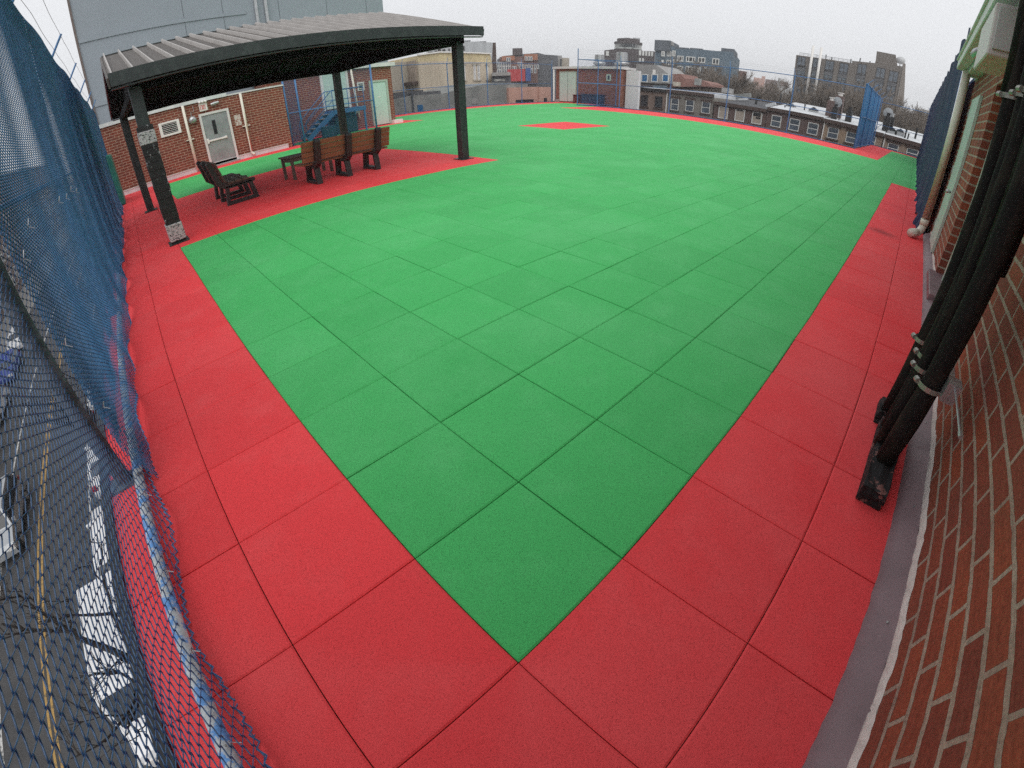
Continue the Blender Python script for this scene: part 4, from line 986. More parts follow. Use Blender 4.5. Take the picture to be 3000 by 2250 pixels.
for q, x, r, h, l in ((d4(540, 745), 58, .07, 1.1, 'tall thin vent pipe on the dark roof edge left of the skylight'), (d4(598, 795), 53, .07, .25, 'stubby black vent pipe below the left skylight'), (d4(832, 795), 54, .07, .35, 'short vent pipe between the two skylights'),
                      (d4(1242, 905), 51.5, .06, 1.2, 'tall black vent pipe beside the white-capped chimney'), (d4(2018, 1115), 51.5, .08, .5, 'thick black vent pipe right of the twin skylights'), (d4(2050, 1138), 51.2, .07, .3, 'lowest vent pipe near the front edge of the far right roof'),
                      (d4(2148, 1090), 53.5, .1, .45, 'dark vent pipe near the right-hand fence post'), (d4(265, 700), 55, .14, .3, 'round black ventilator on the sagging tar roof')):
    stub(q, x, r, h, l)
# roof clutter on tar roof: parapet upstands
for qa, qb, x, h, lab, m_ in ((d4(10, 655), d4(200, 640), 57, .5, 'grey patched parapet wall behind the tar roof', 'f_wgrey'), (d4(380, 770), d4(490, 740), 54, .35, 'curled white flashing at the right end of the tar roof', 'membrane')):
    A, B = onax(qa, 0, x), onax(qb, 0, x); b = MB(); b.beam((A.x, A.y, A.z), (B.x, B.y, B.z), .4, h); tag(b.build('parapet', M[m_]), lab, 'parapet')
# house with grey gable wall and blue shutters behind H1
F = Facade('dormer_house', 'ashen grey gabled house with three blue shuttered windows behind the row', onax(d3(700, 740), 0, 57), onax(d3(1215, 740), 0, 57))
F.poly([d3(700, 760), d3(706, 480), d3(990, 492), d3(1040, 520), d3(1190, 640), d3(1190, 760)], 0, 6, 'wall', 'f_dorm')
for x in (828, 972, 1128): F.winp(d3(x - 42, 622), d3(x + 46, 745), fm='frame_white', pm='blue_pane', kind='plain', ft=.12)
F.pbox(d3(948, 560), d3(985, 625), -.05, -.004, 'white_board', 'exit_white')
F.pbox(d3(716, 752), d3(1180, 776), -1.2, -.01, 'roof_edge', 'black')
F = Facade('brick_house', 'faded red brick house wall with a stepped top behind the grey row house', onax(d3(1178, 740), 0, 58), onax(d3(1770, 790), 0, 58))
F.poly([d3(1150, 815), d3(1180, 630), d3(1350, 620), d3(1400, 690), d3(1660, 712), d3(1765, 760), d3(1765, 800)], 0, 5, 'wall', 'f_redwall')
F.pbox(d3(1588, 690), d3(1645, 790), -.8, -.01, 'chimney', 'f_wgrey'); F.pbox(d3(1300, 740), d3(1355, 805), -1.2, -.2, 'bulkhead', 'f_beige')
F = Facade('roof_bulkhead', 'grey boxy stair bulkhead on the roofs behind the dark brick house', onax(d3(1940, 800), 0, 60), onax(d3(2060, 810), 0, 60))
F.pbox(d3(1940, 815), d3(2030, 900), 0, 2, 'wall', 'f_dorm')

# mid-distance: beside the back fence
Ya = 36.5
A, B = onax(k7(60, 900), 1, Ya), onax(k7(1532, 800), 1, Ya)
F = Facade('grey_commercial_building', 'long patched grey wall with a bricked arch and blue door behind the back fence', A, B)
F.poly([((0, 0), 'l'), k7(95, 905), k7(270, 868), k7(340, 850), k7(700, 825), k7(1330, 690), k7(1500, 688), k7(1770, 700), ((F.L + 2.2, 0), 'l')], 0, 8, 'wall', 'f_wgrey')
F.pbox(k7(392, 970), k7(465, 1062), -.06, -.003, 'blue_door', 'blue_pane')
b = MB(); (x0, z0), (x1, z1) = F.hit(k7(1070, 955)), F.hit(k7(1152, 910)); zc = F.hit(k7(1110, 885))[1]
b.prism([(x0, z0)] + [((x0 + x1) / 2 - (x1 - x0) / 2 * math.cos(t), z1 + (zc - z1) * math.sin(t)) for t in [i * math.pi / 8 for i in range(9)]] + [(x1, z0)], lambda a, c: (a, -.05, c), lambda a, c: (a, -.003, c)); b.build('blocked_arch', M['f_dorm'], F.root, world=False)
(x0, z0) = F.hit(k7(320, 850)); b = MB(); b.tube([(x0, -.12, 4), (x0, -.12, z0 + .5)], .07, 6); b.build('downpipe', M['grey_post'], F.root, world=False)
F.pbox(k7(100, 815), k7(520, 858), .6, 3, 'dark_roof_edge', 'f_charcoal'); F.pbox(k7(330, 818), k7(712, 842), .3, .7, 'dark_parapet', 'f_charcoal')
F = Facade('pink_building', 'salmon pink rendered building with a dark slot window behind the back fence', onax(k7(1532, 850), 1, Ya - .3), onax(k7(2060, 850), 1, Ya - .3))
F.poly([((0, 0), 'l'), k7(1530, 752), k7(1890, 742), k7(2060, 745), ((F.L, 0), 'l')], 0, 7, 'wall', 'f_pink')
F.pbox(k7(1620, 903), k7(1840, 935), -.05, -.003, 'slot_window', 'glass_dark'); F.pbox(k7(1972, 878), k7(2005, 935), -.05, -.003, 'small_window', 'glass_dark')
F.box(F.hit(k7(1905, 800))[0] - .1, F.hit(k7(1905, 800))[0] + .1, -.15, -.002, 0, F.hit(k7(1905, 745))[1], 'pilaster', 'f_pink')
# beige + cream hall
F = Facade('beige_building', 'plain beige windowless block at the left end of the back fence', onax(k7(20, 600), 1, 46), onax(k7(430, 600), 1, 46))
F.poly([((0, 0), 'l'), k7(0, 445), k7(240, 428), k7(430, 440), k7(430, 500), ((F.L, 0), 'l')], 0, 10, 'wall', 'f_beige')
F.pbox(k7(260, 430), k7(425, 690), -1.6, -.01, 'side_bay', mat('tan_bay', (.33, .27, .22), .85, .1, 1)); F.pbox(k7(225, 690), k7(425, 712), -1.7, -.01, 'ledge', 'stone_brown')
F = Facade('cream_hall', 'cream hall with a yellow parapet band and narrow arched windows', onax(k7(400, 600), 1, 44), onax(k7(1328, 600), 1, 44))
F.poly([((0, 0), 'l'), k7(405, 430), k7(670, 420), k7(1328, 440), ((F.L, 0), 'l')], 0, 12, 'wall', 'f_cream')
F.poly([k7(405, 430), k7(402, 352), k7(670, 318), k7(1305, 336), k7(1328, 440), k7(670, 420)], .05, 12, 'parapet_band', 'f_yellow')
b = MB(); P = [F.hit(k7(398, 350)), F.hit(k7(670, 315)), F.hit(k7(1308, 334))]
for a, c in zip(P[:-1], P[1:]): b.beam((a[0], 0, a[1] + .06), (c[0], 0, c[1] + .06), .3, .14)
b.build('coping', M['exit_white'], F.root, world=False)
for xa, xb, za, zb in ((948, 994, 472, 655), (1088, 1124, 470, 650), (1138, 1175, 470, 650), (1250, 1278, 478, 650)):
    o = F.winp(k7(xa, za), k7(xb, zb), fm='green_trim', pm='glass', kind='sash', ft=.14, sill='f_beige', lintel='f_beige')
F = Facade('white_apartment_block', 'pale grey-white apartment block with a brown corner rising behind the cream hall', atd(k7(505, 300), 75), atd(k7(1392, 300), 75))
F.poly([((0, 0), 'l'), k7(505, 300), k7(700, 262), k7(930, 172), k7(1335, 190), ((F.L - 2.2, 0), 'l')], 0, 14, 'wall', 'f_lgrey')
F.poly([((F.L - 2.2, 0), 'l'), k7(1335, 190), k7(1372, 190), k7(1388, 580), ((F.L, 0), 'l')], .01, 14, 'corner', 'stone_brown')
for xa, xb, za, zb in ((955, 985, 232, 290), (530, 585, 305, 322), (610, 640, 290, 312), (650, 690, 275, 302), (705, 745, 275, 300), (780, 800, 265, 292)): F.winp(k7(xa, za), k7(xb, zb), fm='frame_dark', pm='glass', kind='two', ft=.12)
F.pbox(k7(1075, 165), k7(1260, 186), 2, 5, 'roof_plant', 'f_charcoal'); F.pbox(k7(930, 160), k7(1060, 180), 1, 4, 'roof_canopy', 'f_charcoal')
F = Facade('dark_low_building', 'low grey building with a glazed strip between the cream hall and the brick block', atd(k7(1322, 650), 58), atd(k7(1560, 650), 58))
F.poly([((0, 0), 'l'), k7(1325, 598), k7(1558, 598), ((F.L, 0), 'l')], 0, 8, 'wall', 'f_slate'); F.pbox(k7(1322, 565), k7(1555, 600), -.6, 6, 'roof_slab', 'f_dorm'); F.pbox(k7(1345, 645), k7(1490, 668), -.08, -.005, 'glazed_strip', 'glass_lit')
# brick mid-rise
F = Facade('brick_apartment_block', 'distant red-brown brick apartment block with orange bays and rooftop bulkhead', atd(k7(1385, 500), 120), atd(k7(2160, 500), 120))
F.poly([((0, 0), 'l'), k7(1388, 400), k7(1480, 355), k7(1895, 318), k7(1990, 340), k7(2145, 350), ((F.L, 0), 'l')], 0, 25, 'wall', 'f_charcoal')
F.pbox(k7(1420, 372), k7(1895, 700), -.8, -.01, 'brick_bay', 'f_mid')
for xa, xb, za, zb in ((1450, 1610, 362, 415), (1725, 1893, 338, 412)): F.pbox(k7(xa, za), k7(xb, zb), -1.4, -.82, 'orange_bay', 'f_orange')
F.pbox(k7(1580, 263), k7(1703, 345), -.5, 6, 'bulkhead', 'f_tower')
F.pbox(k7(1525, 530), k7(1740, 672), -4, -1.5, 'red_mural', 'bill_red'); F.pbox(k7(1745, 515), k7(1808, 672), -4, -1.5, 'blue_mural', 'bill_blue')
for r_, (z, xs) in enumerate(((392, (1748, 1782, 1815)), (405, (1520, 1545)), (460, (1400, 1430, 1460, 1490, 1518, 1548, 1660, 1690)), (492, (1680, 1715, 1752, 1785, 1818, 1862, 1895)), (510, (1400, 1432, 1465, 1492, 1520, 1548, 1590, 1618)), (545, (1405, 1435, 1465, 1495, 1820, 1862)))):
    for x in xs: F.win(*F.hit(k7(x, z)), .50, 1.0, fm='frame_white', pm='glass', kind='plain', y=-1.45 if (z < 420) else -.82, ft=.10)
F = Facade('far_pale_block', 'pale pinkish block with one dark slit right of the brick apartment block', atd(c3(735, 480), 130), atd(c3(875, 480), 130))
F.pbox(c3(732, 412), c3(788, 600), 0, 12, 'wall', 'f_dorm'); F.pbox(c3(788, 438), c3(875, 600), .5, 12, 'wall', 'f_beige'); F.pbox(c3(768, 455), c3(785, 535), -.06, -.005, 'slit', 'dark')
# dark tower with glazed drum
F = Facade('glazed_tower_block', 'dark brown block topped by a rounded glazed penthouse behind the brick shed', atd(d3(246, 400), 115), atd(d3(980, 400), 115))
F.poly([((0, 0), 'l'), d3(248, 282), d3(370, 268), d3(980, 300), ((F.L, 0), 'l')], 0, 20, 'wall', 'f_tower')
xc, _ = F.hit(d3(590, 250)); xw = abs(F.hit(d3(385, 250))[0] - xc)
def drum(nm, r, qa, qb, m, cx=None):
    z0, z1 = F.hit(qa)[1], F.hit(qb)[1]; b = MB(); b.tube([(xc, r * .75 + 1, z0), (xc, r * .75 + 1, z1)], r, 28); return b.build(nm, M[m], F.root, world=False)
drum('drum_base', xw * 1.02, d3(590, 520), d3(590, 256), 'f_tower'); drum('balcony_rail', xw * 1.0, d3(590, 256), d3(590, 236), 'glass_lit')
gl = drum('glass_band', xw * .93, d3(590, 236), d3(590, 182), 'glass_dark'); drum('crown', xw * 1.02, d3(590, 182), d3(590, 150), 'f_tower'); drum('crown_upper', xw * .82, d3(590, 150), d3(590, 105), 'f_tower')
z0, z1 = F.hit(d3(590, 236))[1], F.hit(d3(590, 182))[1]
for k in range(26):
    t = math.pi + math.pi * (k + .5) / 26; b = MB(); r = xw * .945; c_ = (xc + r * math.cos(t), xw * .75 + 1 + r * math.sin(t))
    b.beam((*c_, z0), (*c_, z1), .16, .16); b.build('mullion', M['frame_white'], F.root, world=False)
F.pbox(d3(535, 78), d3(615, 106), 3, 6, 'roof_plant', 'galv'); F.pbox(d3(662, 80), d3(768, 106), 3, 6, 'roof_plant', 'galv')
for xa, xb, za, zb in ((272, 312, 292, 360), (748, 778, 282, 355), (796, 822, 288, 360), (840, 866, 292, 362), (884, 908, 300, 365), (925, 948, 305, 368), (748, 775, 392, 448), (792, 818, 396, 448)): F.winp(d3(xa, za), d3(xb, zb), fm='frame_white', pm='glass', kind='two', ft=.22)
# slate blue block
F = Facade('slate_blue_apartment_block', 'slate blue modern apartment block with stepped roof volumes and white windows', atd(d3(985, 400), 101.5), atd(d3(2100, 420), 99))
F.poly([((0, 0), 'l'), d3(985, 225), d3(1225, 222), d3(1225, 260), d3(2105, 310), ((F.L, 0), 'l')], 0, 18, 'wall', 'f_blue')
for nm, qa, qb, y in (('stair_tower', d3(985, 136), d3(1200, 300), -.6), ('roof_volume', d3(1222, 212), d3(1415, 300), 3), ('roof_volume', d3(1418, 208), d3(1600, 300), 5), ('roof_volume', d3(1618, 243), d3(1805, 300), 4), ('roof_volume', d3(1925, 240), d3(2105, 340), 1)):
    F.pbox(qa, qb, y, y + 9, nm, 'f_slate')
F.pbox(d3(1202, 155), d3(1224, 210), 0, 2, 'roof_plant', 'f_dorm')
for xa, xb, za, zb, kd in ((1082, 1128, 300, 375, 'two'), (1150, 1212, 295, 372, 'two'), (1228, 1272, 285, 370, 'two'), (1300, 1385, 358, 448, 'three'), (1428, 1555, 368, 460, 'three'), (1602, 1698, 378, 468, 'two'), (1805, 1898, 395, 492, 'two'), (1082, 1115, 425, 462, 'two'), (1145, 1205, 420, 498, 'two'), (1222, 1268, 412, 498, 'two'),
                           (1302, 1375, 506, 594, 'three'), (1420, 1548, 510, 606, 'three'), (1592, 1630, 525, 610, 'two'), (1685, 1725, 530, 612, 'two'), (1075, 1130, 535, 590, 'three'), (1170, 1258, 538, 620, 'three'), (1412, 1455, 655, 700, 'two'), (1480, 1535, 662, 705, 'two')):
    F.winp(d3(xa, za), d3(xb, zb), fm='frame_white', pm='glass_dark', kind=kd, ft=.17, y=-.62 if xb < 1150 else 0)
# umber apartments
F = Facade('umber_apartment_block', 'large umber brick apartment block with two white flues and a rooftop penthouse', atd(d4(700, 500), 106.5), atd(d4(1985, 560), 104))
F.poly([((0, 0), 'l'), d4(735, 165), d4(1395, 262), d4(1392, 235), d4(1985, 300), ((F.L - .4, 0), 'l')], 0, 18, 'wall', 'f_apart')
F.poly([((F.L - 7.5, 0), 'l'), d4(1668, 215), d4(1680, 112), d4(1905, 155), d4(1920, 240), ((F.L - 1.4, 0), 'l')], 1.0, 14, 'penthouse', 'f_apart')
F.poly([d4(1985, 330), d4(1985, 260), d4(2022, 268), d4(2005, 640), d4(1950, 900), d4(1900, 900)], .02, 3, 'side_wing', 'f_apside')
ROWS = [(768, 250, 1), (768, 352, 0), (775, 470, 0), (768, 575, 0), (750, 675, 0), (950, 272, 1), (938, 375, 0), (925, 480, 0), (910, 590, 0), (1100, 300, 1), (1088, 405, 0), (1072, 505, 0), (1268, 328, 1), (1248, 430, 0), (1235, 530, 0), (1505, 340, 1), (1490, 450, 0), (1475, 545, 0), (1725, 385, 1), (1710, 500, 0), (1878, 425, 1), (1855, 545, 0), (1838, 650, 0)]
for x, z, _k in ROWS:
    px_, pz_ = F.hit(d4(x + (25 if x < 1400 else 0), z)); F.win(px_, pz_, 1.75, 2.2, fm='frame_dark', pm='glass', kind='two', ft=.14)
    b = MB(); b.box((px_ - .85, -.10, pz_ - 1.75), (px_ + .85, -.004, pz_ - 1.15)); b.build('spandrel', M['f_charcoal'], F.root, world=False)
for qa, qb, qc in ((d4(916, 55), d4(880, 500), d4(848, 700)), (d4(1020, 78), d4(975, 500), d4(940, 720))):
    P = [F.hit(q, -.5) for q in (qa, qb, qc)]; b = MB(); xm = sum(p[0] for p in P) / 3; b.tube([(xm, -.5, P[2][1]), (xm, -.5, P[0][1])], .27, 10); b.build('flue', M['exit_white'], F.root, world=False, smooth=True)
b = MB(); zr = F.hit(d4(1060, 210))[1]; x0 = F.hit(d4(768, 165))[0]; x1 = F.hit(d4(1392, 262))[0]
P0, P1 = F.hit(d4(768, 135)), F.hit(d4(1390, 228)); Q0, Q1 = F.hit(d4(768, 168)), F.hit(d4(1390, 262))
b.beam((P0[0], .6, P0[1]), (P1[0], .6, P1[1]), .08, .10); b.beam((P0[0], .6, (P0[1] + Q0[1]) / 2), (P1[0], .6, (P1[1] + Q1[1]) / 2), .06, .06)
for i in range(13):
    t = i / 12; b.beam((P0[0] + (P1[0] - P0[0]) * t, .6, Q0[1] + (Q1[1] - Q0[1]) * t - .4), (P0[0] + (P1[0] - P0[0]) * t, .6, P0[1] + (P1[1] - P0[1]) * t), .07, .07)
b.build('roof_railing', M['galv'], F.root, world=False)
for x, za, zb in ((1078, 155, 215), (1147, 185, 222), (1374, 205, 262), (1485, 195, 245), (1600, 232, 262)):
    p, q_ = F.hit(d4(x, za)), F.hit(d4(x, zb)); b = MB(); b.tube([(p[0], 1, q_[1] - .5), (p[0], 1, p[1])], .13, 6); b.build('vent_stack', M['f_charcoal'], F.root, world=False)
p = F.hit(d4(1965, 230), 2); b = MB(); rows = []
for i in range(6):
    a = i / 5; rows.append([(p[0] + .9 * a * math.cos(t), 2 - .3 * (1 - a * a), p[1] + .7 * a * math.sin(t)) for t in [k * 2 * math.pi / 16 for k in range(17)]])
b.sheet(rows); b.tube([(p[0], 2.0, p[1] - 2), (p[0], 2.0, p[1])], .12, 6); b.build('rooftop_dish', M['f_white'], F.root, world=False)
# small far blocks between trees
def far_block(name, lab, qa, qb, dist, m, depth=12, wins=()):
    F = Facade(name, lab, atd(qa, dist), atd((qb[0], qb[1]), dist)); (x0, z1), (x1, _) = F.hit(qa), F.hit(qb)
    F.box(0, F.L, 0, depth, 0, z1, 'wall', m)
    for (u_, z_) in wins: F.win(F.L * u_, z1 - z_, F.L * .07, 1.6, fm='frame_dark', pm='glass_dark', kind='plain', ft=.1)
    return F
far_block('white_house', 'white rendered house with dark windows left of the umber apartments', d4(512, 525), d4(700, 560), 92, 'f_white', wins=[(.12, 2), (.3, 2), (.5, 2), (.7, 2), (.9, 2), (.2, 5), (.45, 5)])
far_block('brick_building', 'reddish building right of the second fence post, half behind bare trees', d4(28, 345), d4(148, 395), 150, 'f_mid', wins=[(.2, 4), (.5, 4), (.8, 4)])
far_block('skyline_building', 'pinkish low skyline building in the haze at the middle of the gap', d4(235, 428), d4(330, 438), 330, 'f_pink')
far_block('skyline_building', 'taller stub of the pinkish skyline building in the gap', d4(330, 412), d4(372, 418), 335, 'f_pink')
far_block('skyline_building', 'long hazy brown building at the right of the gap', d4(372, 448), d4(640, 500), 310, 'f_mid')
far_block('skyline_building', 'small grey rooftop hut on the hazy skyline', d4(522, 436), d4(560, 445), 300, 'f_dorm')
far_block('cream_house', 'cream house wall in the gap behind the dark brick row house', d4(170, 500), d4(245, 510), 110, 'f_cream', wins=[(.3, 3), (.7, 3)])
far_block('skyline_building', 'pale far building right of the umber apartments above the trees', d4(2120, 850), d4(2260, 872), 190, 'f_cream', wins=[(.3, 3), (.7, 3)])
far_block('skyline_building', 'grey stepped far building beyond the right-hand fence post', d4(2210, 800), d4(2300, 815), 260, 'f_dorm')

# opposite side of the side street, seen through the left fence
for i, (y0, y1, z1, m_, lab) in enumerate(((-6, 12, -5.2, 'f_mid', 'low brick building across the side street nearest the camera'), (12.5, 30, -3.4, 'f_brown', 'brown stucco building across the side street beside the parked van'), (30.5, 52, -1.2, 'f_mid', 'red brick building across the side street at mid distance'),
                                           (53, 82, 1.4, 'f_dark', 'dark brick building across the side street farther on'), (83, 150, 4.6, 'f_mauve', 'mauve brick block at the far end of the side street'))):
    F = Facade('street_building', lab, Vector((-20.8, y0, 0)), Vector((-20.8, y1, 0)), group='buildings across the side street')
    F.box(0, F.L, 0, 10, 0, z1 - STREET, 'wall', m_); F.box(0, F.L, -.3, -.002, z1 - STREET - .5, z1 - STREET + .05, 'cornice', 'stone_brown')
    n = int(F.L / 3)
    for k in range(n):
        for z in (2.2, 5.6, 9.0):
            if z + 1.2 < z1 - STREET: F.win((k + .5) * F.L / n, z, 1.1, 1.8, fm='frame_white', pm='glass_dark', kind='sash', sill='concrete', ft=.09)

# ================================================================== TREES
TH = {}
def tree_proto(seed, H=10, spread=4.2, tw=.02, depth=5, nb=4, name='bare_tree', label='', barkm='bark'):
    rr = random.Random(seed); t = thing(name, label, 'tree', (0, 0, 0), 0, None)
    trunk, crown = MB(), MB()
    def grow(p, d, L, r, lev):
        q = p; segs = 3; pts = [p]
        for _ in range(segs):
            d = (d + Vector((rr.uniform(-.22, .22), rr.uniform(-.22, .22), rr.uniform(-.05, .18)))).normalized(); q = q + d * (L / segs); pts.append(q)
        rs = [r * (1 - .16 * i) for i in range(segs + 1)]
        (trunk if lev <= 1 else crown).tube(pts, [max(tw * .6, x) for x in rs], 6 if lev <= 1 else 3, caps=False)
        if lev >= depth: return
        n = nb if lev else nb + 2
        for k in range(n):
            s_ = rr.uniform(.35, 1.0); i = min(segs - 1, int(s_ * segs)); base = pts[i].lerp(pts[i + 1], s_ * segs - i if s_ < 1 else 1)
            a = rr.uniform(0, 2 * math.pi); tilt = rr.uniform(.45, 1.05)
            side = Vector((math.cos(a), math.sin(a), 0)); nd = (d * math.cos(tilt) + side * math.sin(tilt) + Vector((0, 0, .12))).normalized()
            grow(base, nd, L * rr.uniform(.52, .74), r * .52, lev + 1)
    grow(Vector((0, 0, -.1)), Vector((rr.uniform(-.05, .05), rr.uniform(-.05, .05), 1)), H * .36, H * .022, 0)
    TH[seed] = sorted(v[2] for v in crown.v)[int(len(crown.v) * .985)]
    trunk.build('trunk', M[barkm], t, world=False, smooth=True); crown.build('crown', M[barkm], t, world=False)
    return t
GT = 'bare trees behind the row houses'
tp = [tree_proto(11, 10, tw=.018, depth=5, nb=5), tree_proto(23, 10, tw=.018, depth=5, nb=5)]
used = [False, False]
def tree(q, dist, h, k, lab, grp=GT, rz=0):
    p = atd(q, dist)
    base = p.z - h * .95
    loc = (p.x, p.y, max(base, STREET) if base > STREET else STREET); s = (p.z - loc[2]) / TH[(11, 23)[k]]
    if not used[k]:
        r = tp[k]; used[k] = True; r.location = loc; r.rotation_euler = (0, 0, rz); r.scale = (s * .8, s * .8, s)
        r['label'] = lab; r['group'] = grp; return r
    return dup(tp[k], loc, rz, lab, grp, (s * .8, s * .8, s))
tree(d3(1650, 620), 82, 20, 0, 'leafless tree before the slate blue block, leftmost of its clump', rz=.4)
tree(d3(1780, 555), 84, 20, 1, 'tallest leafless tree before the slate blue block', rz=1.4)
tree(d3(1930, 560), 80, 20, 0, 'leafless tree at the right end of the slate blue block', rz=2.2)
tree(d3(2060, 630), 86, 20, 1, 'leafless tree just left of the third fence post', rz=3.0)
tree(d4(70, 540), 95, 20, 0, 'small leafless tree right beside the tall fence post', rz=3.6)
tree(d4(250, 560), 105, 20, 1, 'leafless tree left of the open-branched one in the gap', rz=4.1)
tree(d4(420, 500), 78, 20, 1, 'open-branched leafless tree in the gap left of the white house', rz=.9)
tree(d4(320, 560), 120, 20, 0, 'faint leafless tree behind the gap', rz=5.1)
tree(d4(980, 640), 82, 20, 0, 'leafless tree at the left foot of the umber apartments', rz=5.6)
tree(d4(1100, 565), 86, 20, 1, 'leafless tree behind the tall capped chimney', rz=2.9)
tree(d4(1230, 560), 84, 20, 0, 'leafless tree at the middle foot of the umber apartments', rz=.2)
tree(d4(1370, 580), 86, 20, 1, 'leafless tree before the dark stairwell windows of the umber apartments', rz=1.9)
tree(d4(1490, 600), 82, 20, 0, 'leafless tree just left of the blue windscreen', rz=3.3)
tree(d4(1770, 690), 84, 20, 1, 'leafless tree just right of the blue windscreen', rz=.7)
tree(d4(1900, 780), 88, 20, 0, 'leafless tree below the pale wing of the umber apartments', rz=4.5)
tree(d4(2040, 745), 110, 22, 1, 'leafless tree right of the umber apartments', rz=2.4)
tree(d4(2130, 800), 120, 22, 0, 'low leafless tree beside the right-hand fence post', rz=1.1)
tree(d4(2240, 850), 125, 22, 1, 'farthest right leafless tree beyond the navy windscreen', rz=5.3)
tree(d4(690, 520), 125, 22, 0, 'leafless tree peeking out left of the umber apartments', rz=5.9)
# far tree belt
rr = random.Random(9); b = MB()
for i in range(5200):
    az = R_(rr.uniform(-12, 62)); dist = rr.uniform(150, 420); base = STREET
    x, y = CV.x + dist * math.cos(az), CV.y + dist * math.sin(az); h = rr.uniform(6, 12.4) * (1 - .10 * math.sin(az * 9)) 
    p0 = Vector((x, y, base + h * .15)); 
    for k in range(4):
        p1 = Vector((x + rr.uniform(-2.6, 2.6), y + rr.uniform(-2.6, 2.6), base + h * rr.uniform(.55, 1.0)))
        w = .22; b.add([p0 + Vector((w, 0, 0)), p0 + Vector((-w, w, 0)), p0 + Vector((-w, -w, 0)), p1], [(0, 1, 3), (1, 2, 3), (2, 0, 3)])
tag(b.build('distant_trees', mat('hazy_twigs', (.13, .11, .095), .95, .2, .1)), 'hazy belt of bare trees along the horizon', 'trees', None, 'stuff')
# street trees close below the left fence
st1 = tree_proto(41, 9, tw=.006, depth=5, nb=3, label='bare street tree with twigs spreading over the white van', barkm='bark_near'); st1.location = (-5.6, 8.3, STREET); st1.rotation_euler = (0, 0, 2.1); st1.scale = (1.1, 1.1, .95); st1['group'] = 'bare street trees along the kerb'
dup(st1, (-5.7, 20.5, STREET), .6, 'bare street tree farther along the kerb behind the fence post', 'bare street trees along the kerb', 1.0)
dup(st1, (-17.6, 30, STREET), 3.6, 'bare street tree on the far pavement across the side street', 'bare street trees along the kerb', 1.15)
dup(st1, (-5.8, 36, STREET), 5.0, 'bare street tree on the near kerb by the end of the brick bulkhead', 'bare street trees along the kerb', 1.1)

